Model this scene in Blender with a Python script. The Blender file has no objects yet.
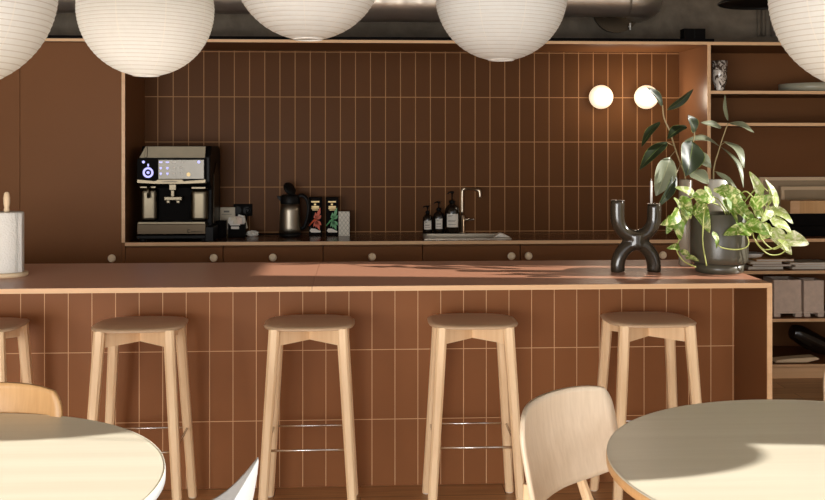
import bpy, bmesh, math, random
from mathutils import Vector, Matrix, Euler
random.seed(7)
SC = bpy.context.scene
COL = SC.collection
R = math.radians
PI = math.pi

# ------------------------------------------------------------------ camera
CAM_H = 1.447; FOC = 1000.0; YAW = 3.0; HOR = 142.0
cam_d = bpy.data.cameras.new('camera'); cam = bpy.data.objects.new('camera', cam_d); COL.objects.link(cam)
cam.location = (0, 0, CAM_H); cam.rotation_euler = (R(90), 0, R(-YAW))
cam_d.sensor_width = 36; cam_d.lens = 36 * FOC / 825
cam_d.shift_y = -(250 - HOR) / 825
cam_d.clip_start = 0.05
SC.camera = cam
# ------------------------------------------------------------------ world, sun, window light, exposure
w = bpy.data.worlds.new('world'); SC.world = w; w.use_nodes = True
bg = w.node_tree.nodes['Background']; bg.inputs[0].default_value = (1.0, 1.0, 1.0, 1); bg.inputs[1].default_value = 1.2
sd = bpy.data.lights.new('sun', 'SUN'); sd.energy = 6.2; sd.angle = R(0.55); sd.color = (1.0, 0.965, 0.91)
sun = bpy.data.objects.new('sun', sd); COL.objects.link(sun)
SUN_AZ, SUN_EL = 6.5, 25.0
sdir = Vector((-math.cos(R(SUN_AZ)) * math.cos(R(SUN_EL)), math.sin(R(SUN_AZ)) * math.cos(R(SUN_EL)), -math.sin(R(SUN_EL))))
sun.rotation_euler = sdir.to_track_quat('-Z', 'Y').to_euler(); sun.location = (6, 2, 6)
ld = bpy.data.lights.new('window_daylight', 'AREA'); ld.shape = 'RECTANGLE'; ld.size = 3.8; ld.size_y = 1.55; ld.energy = 190; ld.color = (1.0, 0.985, 0.96)
lw = bpy.data.objects.new('window_daylight', ld); COL.objects.link(lw)
lw.location = (-1.9, -2.2, 0.85); lw.rotation_euler = (R(93), 0, R(-18))
vs = SC.view_settings; vs.view_transform = 'Standard'; vs.look = 'None'; vs.gamma = 1; vs.use_curve_mapping = False; vs.exposure = 0.5

# ------------------------------------------------------------------ helpers
_c, _s = math.cos(R(YAW)), math.sin(R(YAW))
def at(px, py, Y):
    u = (px - 412.5) / FOC; d = Y / (_c - u * _s)
    return Vector((u * d * _c + d * _s, Y, CAM_H + (HOR - py) / FOC * d))
def lin(c):
    c = c / 255.0
    return c / 12.92 if c <= 0.04045 else ((c + 0.055) / 1.055) ** 2.4
def rgb(r, g, b): return (lin(r), lin(g), lin(b), 1)

class NT:
    def __init__(s, name):
        s.m = bpy.data.materials.new(name); s.m.use_nodes = True; s.t = s.m.node_tree; s.n = s.t.nodes; s.l = s.t.links
        s.b = s.n['Principled BSDF']
    def new(s, t, **k):
        n = s.n.new(t)
        for a, v in k.items(): setattr(n, a, v)
        return n
    def link(s, a, b): s.l.new(a, b)
    def math(s, op, a, b=None, c=None):
        n = s.new('ShaderNodeMath', operation=op)
        for i, v in enumerate((a, b, c)):
            if v is None: continue
            if isinstance(v, (int, float)): n.inputs[i].default_value = v
            else: s.link(v, n.inputs[i])
        return n.outputs[0]
    def mix(s, f, a, b):
        n = s.new('ShaderNodeMix', data_type='RGBA')
        if isinstance(f, (int, float)): n.inputs[0].default_value = f
        else: s.link(f, n.inputs[0])
        for i, v in ((6, a), (7, b)):
            if isinstance(v, tuple): n.inputs[i].default_value = v
            else: s.link(v, n.inputs[i])
        return n.outputs[2]
    def coords(s, kind='Object', scale=(1, 1, 1), loc=(0, 0, 0)):
        if kind == 'Position': o = s.new('ShaderNodeNewGeometry').outputs['Position']
        else: o = s.new('ShaderNodeTexCoord').outputs[kind]
        mp = s.new('ShaderNodeMapping'); s.link(o, mp.inputs[0]); mp.inputs['Scale'].default_value = scale; mp.inputs['Location'].default_value = loc
        return mp.outputs[0]
    def noise(s, vec, scale=5, detail=4, rough=0.55, dist=0):
        n = s.new('ShaderNodeTexNoise'); s.link(vec, n.inputs['Vector'])
        n.inputs['Scale'].default_value = scale; n.inputs['Detail'].default_value = detail; n.inputs['Roughness'].default_value = rough; n.inputs['Distortion'].default_value = dist
        return n.outputs['Fac']
    def ramp(s, f, lo, hi):
        n = s.new('ShaderNodeMapRange'); s.link(f, n.inputs[0]); n.inputs[1].default_value = lo; n.inputs[2].default_value = hi
        return n.outputs[0]
    def base(s, v):
        if isinstance(v, tuple): s.b.inputs['Base Color'].default_value = v
        else: s.link(v, s.b.inputs['Base Color'])
    def bump(s, h, strength=0.2, dist=0.002):
        n = s.new('ShaderNodeBump'); s.link(h, n.inputs['Height']); n.inputs['Strength'].default_value = strength; n.inputs['Distance'].default_value = dist
        s.link(n.outputs[0], s.b.inputs['Normal'])

def plain(name, col, rough=0.5, metal=0, var=0.08, coat=0, scale=6, emit=None, es=0, spec=0.5, sheen=0):
    t = NT(name); v = t.coords('Object')
    f = t.noise(v, scale, 4)
    dark = tuple(c * (1 - var) for c in col[:3]) + (1,); lite = tuple(min(1, c * (1 + var)) for c in col[:3]) + (1,)
    t.base(t.mix(f, dark, lite))
    t.b.inputs['Roughness'].default_value = rough; t.b.inputs['Metallic'].default_value = metal
    t.b.inputs['Sheen Weight'].default_value = sheen; t.b.inputs['Sheen Tint'].default_value = (1, .72, .56, 1); t.b.inputs['Sheen Roughness'].default_value = .45; t.b.inputs['Coat Weight'].default_value = coat; t.b.inputs['Specular IOR Level'].default_value = spec
    if emit: t.b.inputs['Emission Color'].default_value = emit; t.b.inputs['Emission Strength'].default_value = es
    return t.m
def wood(name, c1, c2, axis='z', rough=0.45, fine=60, kind='Object', coat=0.0):
    t = NT(name)
    sc = {'x': (1.2, fine, fine), 'y': (fine, 1.2, fine), 'z': (fine, fine, 1.2)}[axis]
    v = t.coords(kind, sc); f = t.noise(v, 1.0, 5, 0.6, 0.3)
    sc2 = {'x': (0.8, 9, 9), 'y': (9, 0.8, 9), 'z': (9, 9, 0.8)}[axis]
    g = t.noise(t.coords(kind, sc2), 1.0, 2, 0.5, 0.6)
    h = t.math('ADD', t.math('MULTIPLY', t.ramp(f, 0.3, 0.7), 0.6), t.math('MULTIPLY', t.ramp(g, 0.3, 0.7), 0.4))
    t.base(t.mix(h, c1, c2)); t.b.inputs['Roughness'].default_value = rough; t.b.inputs['Coat Weight'].default_value = coat
    t.bump(f, 0.08, 0.001)
    return t.m
def tilemat(name, x0, z0, wd, ht, ca, cb, cm, rough=0.35, mortar=0.0028, spec=0.09):
    t = NT(name)
    pos = t.new('ShaderNodeNewGeometry').outputs['Position']
    sp = t.new('ShaderNodeSeparateXYZ'); t.link(pos, sp.inputs[0])
    cb_ = t.new('ShaderNodeCombineXYZ'); t.link(t.math('SUBTRACT', sp.outputs[0], x0), cb_.inputs[0]); t.link(t.math('SUBTRACT', sp.outputs[2], z0), cb_.inputs[1])
    br = t.new('ShaderNodeTexBrick'); t.link(cb_.outputs[0], br.inputs['Vector']); br.offset = 0; br.squash = 1
    for k, v in (('Scale', 1), ('Mortar Size', mortar), ('Mortar Smooth', 0.1), ('Bias', 0), ('Brick Width', wd), ('Row Height', ht)): br.inputs[k].default_value = v
    br.inputs['Color1'].default_value = ca; br.inputs['Color2'].default_value = cb; br.inputs['Mortar'].default_value = cm
    n = t.noise(t.coords('Position'), 3, 4)
    dk = t.new('ShaderNodeMix', data_type='RGBA', blend_type='MULTIPLY'); dk.inputs[0].default_value = 1
    t.link(br.outputs['Color'], dk.inputs[6]); t.link(t.mix(n, (0.88, 0.88, 0.88, 1), (1.1, 1.1, 1.1, 1)), dk.inputs[7])
    t.base(dk.outputs[2])
    t.link(t.math('ADD', t.math('MULTIPLY', br.outputs['Fac'], 0.35), rough), t.b.inputs['Roughness'])
    h = t.math('ADD', t.math('MULTIPLY', br.outputs['Fac'], -1.0), t.math('MULTIPLY', t.noise(t.coords('Position'), 7, 2), 0.25))
    t.b.inputs['Specular IOR Level'].default_value = spec
    t.bump(h, 0.2, 0.002)
    return t.m

M = {}
M['lam'] = plain('brown_laminate', rgb(118, 78, 48), 0.45, var=0.05, scale=2, spec=0.08)
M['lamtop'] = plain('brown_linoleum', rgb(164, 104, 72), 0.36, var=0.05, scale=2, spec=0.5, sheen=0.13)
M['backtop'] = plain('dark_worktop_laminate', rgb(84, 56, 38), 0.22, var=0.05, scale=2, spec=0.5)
M['steelb'] = plain('bright_brushed_steel', rgb(190, 176, 156), 0.3, 1.0, 0.05)
M['steelk'] = plain('kettle_steel', rgb(150, 141, 126), 0.38, 1.0, 0.05)
M['steelc'] = plain('coffee_machine_steel', rgb(92, 84, 70), 0.32, 1.0, 0.05)
M['lamg'] = plain('niche_brown_laminate', rgb(122, 82, 54), 0.3, var=0.05, scale=2, spec=0.45)
M['steelr'] = plain('satin_steel', rgb(96, 88, 74), 0.5, 1.0, 0.15, scale=12)
M['ply'] = wood('plywood_edge', rgb(206, 162, 118), rgb(226, 186, 142), 'x', 0.5, 40)
M['oak'] = wood('oak', rgb(222, 184, 140), rgb(244, 214, 174), 'z', 0.5, 55)
M['oakseat'] = wood('oak_seat', rgb(188, 156, 124), rgb(210, 180, 148), 'x', 0.35, 70)
M['veneer'] = wood('oak_veneer', rgb(208, 188, 162), rgb(228, 210, 186), 'z', 0.35, 90)
M['tan'] = wood('tan_veneer', rgb(196, 150, 98), rgb(216, 172, 120), 'z', 0.4, 90)
M['table'] = wood('ash_table_top', rgb(218, 208, 184), rgb(232, 224, 202), 'x', 0.38, 26)
M['steel'] = plain('brushed_steel', rgb(98, 89, 74), 0.34, 1.0, 0.06, scale=3)
M['steeld'] = plain('dark_steel', rgb(70, 60, 48), 0.38, 1.0, 0.08)
M['chrome'] = plain('chrome', rgb(165, 156, 146), 0.22, 1.0, 0.02)
M['black'] = plain('black_plastic', rgb(14, 13, 12), 0.42, spec=0.12)
M['blackm'] = plain('matt_black', rgb(15, 13, 12), 0.7, spec=0.05)
M['white'] = plain('white_shell', rgb(168, 168, 167), 0.45, var=0.02)
M['cream'] = plain('cream_paper', rgb(206, 194, 172), 0.7)
M['whitep'] = plain('white_card', rgb(212, 206, 196), 0.7)
M['ceramicw'] = plain('white_ceramic', rgb(226, 222, 214), 0.25, var=0.03)
M['pot'] = plain('grey_green_ceramic', rgb(78, 74, 62), 0.3, var=0.12)
M['planter'] = plain('stone_planter', rgb(214, 194, 178), 0.8, var=0.2, scale=30)
M['soil'] = plain('soil', rgb(48, 36, 26), 0.95, var=0.4, scale=60)
M['orange'] = plain('orange_print', rgb(206, 84, 46), 0.5)
M['green'] = plain('green_print', rgb(92, 160, 104), 0.5)
M['gold'] = plain('gold_print', rgb(206, 178, 122), 0.4, 0.3)
M['grey'] = plain('grey_print', rgb(112, 106, 98), 0.6)
M['blueled'] = plain('lit_icon', rgb(190, 190, 255), 0.4, emit=rgb(170, 170, 255), es=0.55)
M['stem'] = plain('brown_green_stem', rgb(150, 132, 92), 0.5, var=0.2, scale=30)
M['vine'] = plain('pale_green_vine', rgb(176, 182, 104), 0.45, var=0.2, scale=30)
M['galv'] = plain('galvanised_duct', rgb(190, 182, 170), 0.35, 0.85, 0.15, scale=9)
M['tape'] = wood('light_frame_wood', rgb(216, 188, 150), rgb(230, 206, 172), 'x', 0.6)
M['knobw'] = wood('pale_knob_wood', rgb(252, 232, 200), rgb(254, 240, 212), 'x', 0.5)
M['rail'] = plain('steel_foot_rail', rgb(216, 210, 204), 0.25, 1.0, 0.03)
M['frameb'] = plain('tan_board', rgb(168, 146, 116), 0.7, var=0.1)

def m_concrete():
    t = NT('dark_concrete'); v = t.coords('Position')
    a = t.ramp(t.noise(v, 1.6, 8, 0.65, 0.8), 0.3, 0.72); b = t.noise(v, 14, 4)
    t.base(t.mix(t.math('MULTIPLY', a, t.math('ADD', b, 0.4)), rgb(74, 66, 55), rgb(128, 116, 100)))
    t.b.inputs['Roughness'].default_value = 0.85; t.bump(b, 0.3, 0.01); return t.m
M['concrete'] = m_concrete()
def m_floor():
    t = NT('oak_plank_floor'); v = t.coords('Position')
    br = t.new('ShaderNodeTexBrick'); t.link(v, br.inputs['Vector']); br.offset = 0.37
    for k, q in (('Scale', 1), ('Mortar Size', 0.0015), ('Brick Width', 0.95), ('Row Height', 0.12), ('Bias', 0)): br.inputs[k].default_value = q
    br.inputs['Color1'].default_value = rgb(206, 160, 112); br.inputs['Color2'].default_value = rgb(182, 138, 94); br.inputs['Mortar'].default_value = rgb(52, 36, 24)
    f = t.ramp(t.noise(t.coords('Position', (3, 60, 1)), 1, 5, 0.6, 0.5), 0.3, 0.7)
    mm = t.new('ShaderNodeMix', data_type='RGBA', blend_type='MULTIPLY'); mm.inputs[0].default_value = 1
    t.link(br.outputs['Color'], mm.inputs[6]); t.link(t.mix(f, (0.72, 0.7, 0.68, 1), (1.1, 1.1, 1.1, 1)), mm.inputs[7])
    t.base(mm.outputs[2]); t.b.inputs['Roughness'].default_value = 0.4; return t.m
M['floor'] = m_floor()
M['wallw'] = plain('warm_white_plaster', rgb(205, 190, 168), 0.85, var=0.03, scale=2)
TX0 = -1.4035
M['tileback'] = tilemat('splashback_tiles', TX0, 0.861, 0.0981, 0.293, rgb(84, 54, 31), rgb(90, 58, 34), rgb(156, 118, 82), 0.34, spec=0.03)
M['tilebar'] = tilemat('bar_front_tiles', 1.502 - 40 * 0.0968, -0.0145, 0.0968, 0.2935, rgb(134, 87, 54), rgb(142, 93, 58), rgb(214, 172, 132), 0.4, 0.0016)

def m_paper():
    t = NT('washi_paper'); v = t.coords('Object')
    f = t.noise(v, 40, 5, 0.7); sp = t.new('ShaderNodeSeparateXYZ'); t.link(v, sp.inputs[0])
    ang = t.math('ARCTAN2', sp.outputs[1], sp.outputs[0])
    k = t.math('FRACT', t.math('ADD', t.math('DIVIDE', sp.outputs[2], 0.0128), t.math('DIVIDE', ang, 2 * PI)))
    rib = t.math('LESS_THAN', k, 0.17)
    sm = t.math('FRACT', t.math('MULTIPLY', ang, 9 / (2 * PI))); seam = t.math('LESS_THAN', sm, 0.025)
    c = t.mix(f, rgb(230, 230, 226), rgb(243, 243, 239)); c = t.mix(t.math('MULTIPLY', rib, 0.4), c, rgb(176, 160, 138)); c = t.mix(t.math('MULTIPLY', seam, 0.35), c, rgb(250, 244, 232))
    t.base(c); t.b.inputs['Roughness'].default_value = 0.8
    tr = t.new('ShaderNodeBsdfTranslucent'); t.link(c, tr.inputs[0])
    mx = t.new('ShaderNodeMixShader'); mx.inputs[0].default_value = 0.4
    t.link(t.b.outputs[0], mx.inputs[1]); t.link(tr.outputs[0], mx.inputs[2])
    t.link(mx.outputs[0], t.n['Material Output'].inputs[0]); return t.m
M['paper'] = m_paper()
def m_leaf(name, dark, edge, back, mode):
    t = NT(name)
    uv = t.new('ShaderNodeTexCoord').outputs['UV']; sp = t.new('ShaderNodeSeparateXYZ'); t.link(uv, sp.inputs[0])
    au = t.math('ABSOLUTE', t.math('SUBTRACT', sp.outputs[0], 0.5))
    if mode == 'margin':
        n = t.noise(t.coords('Object'), 30, 3)
        f = t.ramp(t.math('ADD', au, t.math('MULTIPLY', t.math('SUBTRACT', n, 0.5), 0.12)), 0.465, 0.495)
        vein = t.math('LESS_THAN', au, 0.02)
        c = t.mix(f, dark, edge); c = t.mix(t.math('MULTIPLY', vein, 0.5), c, edge)
    else:
        n = t.ramp(t.noise(t.coords('Object', (1, 1, 1)), 26, 5, 0.7, 1.5), 0.47, 0.62)
        c = t.mix(n, dark, edge)
    g = t.new('ShaderNodeNewGeometry').outputs['Backfacing']
    if back: c = t.mix(g, c, back)
    t.base(c); t.b.inputs['Roughness'].default_value = 0.42
    tr = t.new('ShaderNodeBsdfTranslucent'); t.link(c, tr.inputs[0])
    mx = t.new('ShaderNodeMixShader'); mx.inputs[0].default_value = 0.35
    t.link(t.b.outputs[0], mx.inputs[1]); t.link(tr.outputs[0], mx.inputs[2]); t.link(mx.outputs[0], t.n['Material Output'].inputs[0])
    return t.m
M['rubber'] = m_leaf('rubber_leaf', rgb(44, 54, 32), rgb(120, 136, 66), None, 'margin')
M['rubberp'] = m_leaf('rubber_leaf_underside', rgb(140, 146, 118), rgb(190, 190, 150), None, 'margin')
M['pothos'] = m_leaf('variegated_leaf', rgb(112, 146, 50), rgb(226, 226, 160), None, 'marble')
M['pothosw'] = m_leaf('cream_variegated_leaf', rgb(170, 186, 104), rgb(240, 238, 206), None, 'marble')
def m_glass(name, col, rough, tint=1.0):
    t = NT(name); n = t.noise(t.coords('Object'), 20, 2); t.base(t.mix(n, col, tuple(c * 0.95 for c in col[:3]) + (1,)))
    t.b.inputs['Transmission Weight'].default_value = tint; t.b.inputs['Roughness'].default_value = rough; t.b.inputs['IOR'].default_value = 1.45; return t.m
M['frost'] = m_glass('frosted_glass', rgb(222, 208, 186), 0.25, 0.6)
M['glass'] = m_glass('window_glass', (1, 1, 1, 1), 0.0, 1.0)
M['amber'] = plain('dark_amber_bottle', rgb(26, 19, 14), 0.12)
def m_mottle():
    t = NT('mottled_glass'); f = t.ramp(t.noise(t.coords('Object'), 24, 3, 0.6, 1.5), 0.47, 0.57)
    t.base(t.mix(f, rgb(70, 56, 46), rgb(206, 196, 184))); t.b.inputs['Roughness'].default_value = 0.12; return t.m
M['mottle'] = m_mottle()
def m_pattern():
    t = NT('patterned_card'); sp = t.new('ShaderNodeSeparateXYZ'); t.link(t.coords('Object'), sp.inputs[0])
    a = t.math('MULTIPLY', t.math('SINE', t.math('MULTIPLY', sp.outputs[0], 260)), t.math('SINE', t.math('MULTIPLY', sp.outputs[2], 190)))
    r = t.math('GREATER_THAN', a, 0.62); r2 = t.math('LESS_THAN', t.math('ABSOLUTE', a), 0.09)
    t.base(t.mix(t.math('MULTIPLY', t.math('MAXIMUM', r, r2), 0.6), rgb(206, 200, 186), rgb(92, 96, 88))); t.b.inputs['Roughness'].default_value = 0.6; return t.m
M['pattern'] = m_pattern()
def m_towel():
    t = NT('embossed_tissue'); v = t.new('ShaderNodeTexVoronoi'); t.link(t.coords('Object'), v.inputs[0]); v.inputs['Scale'].default_value = 130
    t.base(t.mix(t.noise(t.coords('Object'), 5), rgb(214, 210, 202), rgb(226, 222, 214))); t.b.inputs['Roughness'].default_value = 0.9; t.bump(v.outputs[0], 0.5, 0.003); return t.m
M['towel'] = m_towel()
def m_globe():
    t = NT('opal_globe_lamp'); t.base(t.mix(t.noise(t.coords('Object'), 3), rgb(235, 220, 196), rgb(230, 216, 190)))
    t.b.inputs['Emission Color'].default_value = rgb(255, 232, 196); t.b.inputs['Emission Strength'].default_value = 0.62; return t.m
M['globe'] = m_globe()

# mesh builders
def nb(): return bmesh.new()
def box(bm, x0, x1, y0, y1, z0, z1, mi=0, rot=None, piv=None):
    vs_ = [bm.verts.new((x, y, z)) for z in (min(z0, z1), max(z0, z1)) for y in (min(y0, y1), max(y0, y1)) for x in (min(x0, x1), max(x0, x1))]
    for q in ((0, 2, 3, 1), (4, 5, 7, 6), (0, 1, 5, 4), (2, 6, 7, 3), (0, 4, 6, 2), (1, 3, 7, 5)):
        f = bm.faces.new([vs_[i] for i in q]); f.material_index = mi
    if rot is not None:
        bmesh.ops.rotate(bm, verts=vs_, cent=piv or Vector(((x0 + x1) / 2, (y0 + y1) / 2, (z0 + z1) / 2)), matrix=rot)
    return vs_
def pbox(bm, x0, y0, x1, y1, Y, dep, mi=0, back=0):
    a = at(x0, y0, Y); b = at(x1, y1, Y)
    return box(bm, a.x, b.x, Y, Y + dep, b.z, a.z, mi)
def lathe(bm, prof, c=(0, 0, 0), seg=32, mi=0, cap0=True, cap1=True, sx=1, sy=1):
    rings = []
    for r, z in prof:
        rings.append([bm.verts.new((c[0] + sx * r * math.cos(2 * PI * i / seg), c[1] + sy * r * math.sin(2 * PI * i / seg), c[2] + z)) for i in range(seg)])
    for a, b in zip(rings, rings[1:]):
        for i in range(seg):
            f = bm.faces.new((a[i], a[(i + 1) % seg], b[(i + 1) % seg], b[i])); f.material_index = mi; f.smooth = True
    if cap0: f = bm.faces.new(rings[0][::-1]); f.material_index = mi
    if cap1: f = bm.faces.new(rings[-1]); f.material_index = mi
def tube(bm, pts, rad, seg=10, mi=0, cap=True, smooth=True, flat=1.0):
    pts = [Vector(p) for p in pts]; n = len(pts)
    rs = rad if isinstance(rad, (list, tuple)) else [rad] * n
    up = None; rings = []
    for i, p in enumerate(pts):
        d = (pts[min(i + 1, n - 1)] - pts[max(i - 1, 0)]).normalized()
        if up is None: up = d.orthogonal().normalized()
        up = (up - d * up.dot(d))
        up = up.normalized() if up.length > 1e-6 else d.orthogonal().normalized()
        sd_ = d.cross(up)
        rings.append([bm.verts.new(p + rs[i] * (math.cos(2 * PI * k / seg) * up + flat * math.sin(2 * PI * k / seg) * sd_)) for k in range(seg)])
    for a, b in zip(rings, rings[1:]):
        for k in range(seg):
            f = bm.faces.new((a[k], a[(k + 1) % seg], b[(k + 1) % seg], b[k])); f.material_index = mi; f.smooth = smooth
    if cap:
        for q in (rings[0][::-1], rings[-1]):
            f = bm.faces.new(q); f.material_index = mi
def smoothpath(pts, k=6):
    pts = [Vector(p) for p in pts]; out = []
    for i in range(len(pts) - 1):
        p0 = pts[max(i - 1, 0)]; p1 = pts[i]; p2 = pts[i + 1]; p3 = pts[min(i + 2, len(pts) - 1)]
        for j in range(k):
            t = j / k
            out.append(0.5 * ((2 * p1) + (p2 - p0) * t + (2 * p0 - 5 * p1 + 4 * p2 - p3) * t * t + (3 * p1 - p0 - 3 * p2 + p3) * t ** 3))
    out.append(pts[-1]); return out
def prism(bm, poly, y0, y1, mi=0):
    a = [bm.verts.new((x, y0, z)) for x, z in poly]; b = [bm.verts.new((x, y1, z)) for x, z in poly]
    n = len(poly)
    f = bm.faces.new(a); f.material_index = mi; f = bm.faces.new(b[::-1]); f.material_index = mi
    for i in range(n):
        f = bm.faces.new((a[i], b[i], b[(i + 1) % n], a[(i + 1) % n])); f.material_index = mi
def ppoly(bm, pts, Y, dep, mi=0):
    prism(bm, [(at(x, y, Y).x, at(x, y, Y).z) for x, y in pts], Y, Y + dep, mi)
def sphere(bm, c, r, seg=20, rings=12, mi=0, sz=1):
    lathe(bm, [(r * math.sin(PI * (i + 0.02) / (rings + 0.04)), -r * sz * math.cos(PI * (i + 0.02) / (rings + 0.04))) for i in range(rings + 1)], c, seg, mi)

def root_of(o):
    while o.parent: o = o.parent
    return o
def part(name, bm, mats, parent=None, local=False, bevel=0, solid=0, sub=0, remesh=0, kind=None, label=None, seg=2):
    if parent is not None and not local:
        bmesh.ops.translate(bm, verts=bm.verts, vec=-root_of(parent).location)
    bmesh.ops.recalc_face_normals(bm, faces=bm.faces) if not solid else None
    me = bpy.data.meshes.new(name); bm.to_mesh(me); bm.free()
    o = bpy.data.objects.new(name, me); COL.objects.link(o)
    if not isinstance(mats, (list, tuple)): mats = [mats]
    for m in mats: me.materials.append(M[m] if isinstance(m, str) else m)
    if parent is not None: o.parent = parent
    if solid: md = o.modifiers.new('s', 'SOLIDIFY'); md.thickness = solid; md.offset = 0
    if sub: md = o.modifiers.new('u', 'SUBSURF'); md.levels = sub; md.render_levels = sub
    if remesh:
        md = o.modifiers.new('r', 'REMESH'); md.mode = 'VOXEL'; md.voxel_size = remesh; md.use_smooth_shade = True
        md = o.modifiers.new('sm', 'SMOOTH'); md.iterations = 8; md.factor = 0.6
    if bevel: md = o.modifiers.new('b', 'BEVEL'); md.width = bevel; md.segments = seg; md.limit_method = 'ANGLE'; md.angle_limit = R(35)
    if kind: o['kind'] = kind
    if label: o['label'] = label
    return o
def tag(o, label, cat, group=None):
    o['label'] = label; o['category'] = cat
    if group: o['group'] = group
    return o
def thing(name, label, cat, loc=(0, 0, 0), rz=0, group=None):
    o = bpy.data.objects.new(name, None); COL.objects.link(o); o.location = loc; o.rotation_euler = (0, 0, rz); o.empty_display_size = 0.1
    return tag(o, label, cat, group)
def copy_tree(o, parent=None):
    c = o.copy(); COL.objects.link(c)
    if parent: c.parent = parent
    for ch in list(o.children): copy_tree(ch, c)
    return c
def struct(name, bm, mats, bevel=0):
    return part(name, bm, mats, None, bevel=bevel, kind='structure')

# ------------------------------------------------------------------ the room
RX, LX, BY, FY, CZ = 3.62, -4.2, 6.62, -3.0, 3.6
b = nb(); box(b, LX - .2, RX + .2, FY, BY + .2, -0.1, 0); struct('floor', b, 'floor')
b = nb(); box(b, LX - .2, RX + .2, FY, BY + .2, CZ, CZ + .1); struct('ceiling', b, 'concrete')
b = nb(); box(b, LX - .2, RX + .2, BY, BY + .2, 0, CZ); struct('wall_back', b, 'concrete')
b = nb(); box(b, LX - .2, LX, FY, BY, 0, CZ); struct('wall_left', b, 'wallw')
# right wall with two windows: window_1 beside the tables, window_2 beside the bar
W1 = (-0.9, 2.0, 0.25, 3.3); W2 = (3.69, 4.17, 0.9, 2.91)
b = nb()
box(b, RX, RX + .2, FY, W1[0], 0, CZ); box(b, RX, RX + .2, W1[1], W2[0], 0, CZ); box(b, RX, RX + .2, W2[1], BY, 0, CZ)
box(b, RX, RX + .2, W1[0], W1[1], 0, W1[2]); box(b, RX, RX + .2, W1[0], W1[1], W1[3], CZ)
box(b, RX, RX + .2, W2[0], W2[1], 0, W2[2]); box(b, RX, RX + .2, W2[0], W2[1], W2[3], CZ)
struct('wall_right', b, 'wallw')
for n, W in enumerate((W1, W2), 1):
    b = nb(); t_ = .03
    box(b, RX + .16, RX + .2, W[0], W[0] + t_, W[2], W[3]); box(b, RX + .16, RX + .2, W[1] - t_, W[1], W[2], W[3])
    box(b, RX + .16, RX + .2, W[0], W[1], W[2], W[2] + t_); box(b, RX + .16, RX + .2, W[0], W[1], W[3] - t_, W[3])
    struct('window_%d' % n, b, 'blackm')

# ------------------------------------------------------------------ back kitchen run (front plane Y 6.)
KY, KB = 6.0, 6.57
TZ0, TZ1 = 2.041, 2.058
CT = 0.852
gL, gR = -1.389, 2.116
# splashback of stacked tiles
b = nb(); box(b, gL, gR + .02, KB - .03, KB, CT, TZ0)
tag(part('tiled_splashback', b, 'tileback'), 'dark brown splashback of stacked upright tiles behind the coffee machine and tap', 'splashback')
# surround: gable panels and top board
s_ = thing('cabinet_surround', 'brown niche surround with light wood edges framing the tiled splashback', 'cabinet', (0.4, KY, 0))
b = nb(); box(b, gL - .02, gL, KY + .002, KB, 0, TZ0); g = part('side_panel', b, 'lam', s_)
b = nb(); box(b, gL - .02, gL, KY - .004, KY + .002, CT, TZ0); part('edge_strip', b, 'ply', g)
b = nb(); box(b, gR, gR + .02, KY + .002, KB, 0, TZ0); g = part('side_panel', b, 'lamg', s_)
b = nb(); box(b, gR, gR + .02, KY - .004, KY + .002, 0, TZ0); part('edge_strip', b, 'ply', g)
b = nb(); box(b, -2.597, gR + .02, KY + .002, KB, TZ0, TZ1); g = part('top_board', b, 'lam', s_)
b = nb(); box(b, -2.597, gR + .02, KY - .004, KY + .002, TZ0, TZ1); part('edge_strip', b, 'ply', g)
b = nb(); box(b, -2.597, 2.17, KY + .03, KY + .06, TZ1, TZ1 + .022)
tag(part('cable_rail', b, 'blackm'), 'thin black rail lying along the top of the brown cabinets', 'rail')
def knob(parent, x, z, y=KY):
    b = nb(); bmk = b
    pr = [(0.008, 0.0), (0.008, 0.010), (0.021, 0.013), (0.0235, 0.02), (0.0215, 0.027), (0.012, 0.031)]
    lathe(b, pr, (0, 0, 0), 24)
    bmesh.ops.rotate(b, verts=b.verts, cent=(0, 0, 0), matrix=Matrix.Rotation(R(90), 3, 'X'))
    bmesh.ops.translate(b, verts=b.verts, vec=(x, y, z)); bmesh.ops.scale(b, verts=b.verts, vec=(1, 1, 1))
    return part('knob', b, 'knobw', parent)
# tall cabinets
tl = [(-3.80, -3.194), (-3.192, -2.597), (-2.595, -2.001), (-1.999, -1.410)]
tlab = ['tall brown cabinet farthest left, hidden beyond the picture edge', 'tall brown cabinet second from the left wall',
        'tall brown cabinet door at the left edge of the picture behind the paper towel', 'tall flat brown cabinet just left of the coffee machine, with one round knob']
for i, (a, c) in enumerate(tl):
    if i < 2: continue
    t = thing('tall_cabinet', tlab[i], 'cabinet', ((a + c) / 2, KY, 0), group='tall brown cabinets')
    b = nb(); box(b, a + .002, c - .002, KY + .022, KB, .1, TZ0 - .002); part('body', b, 'lam', t)
    b = nb(); box(b, a + .03, c - .03, KY + .06, KB, 0, .1); part('plinth', b, 'blackm', t)
    b = nb(); box(b, a, c, KY, KY + .02, .1, TZ0 - .005); d = part('door', b, 'lam', t, bevel=.0015)
    knob(d, c - .052, .761)
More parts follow.
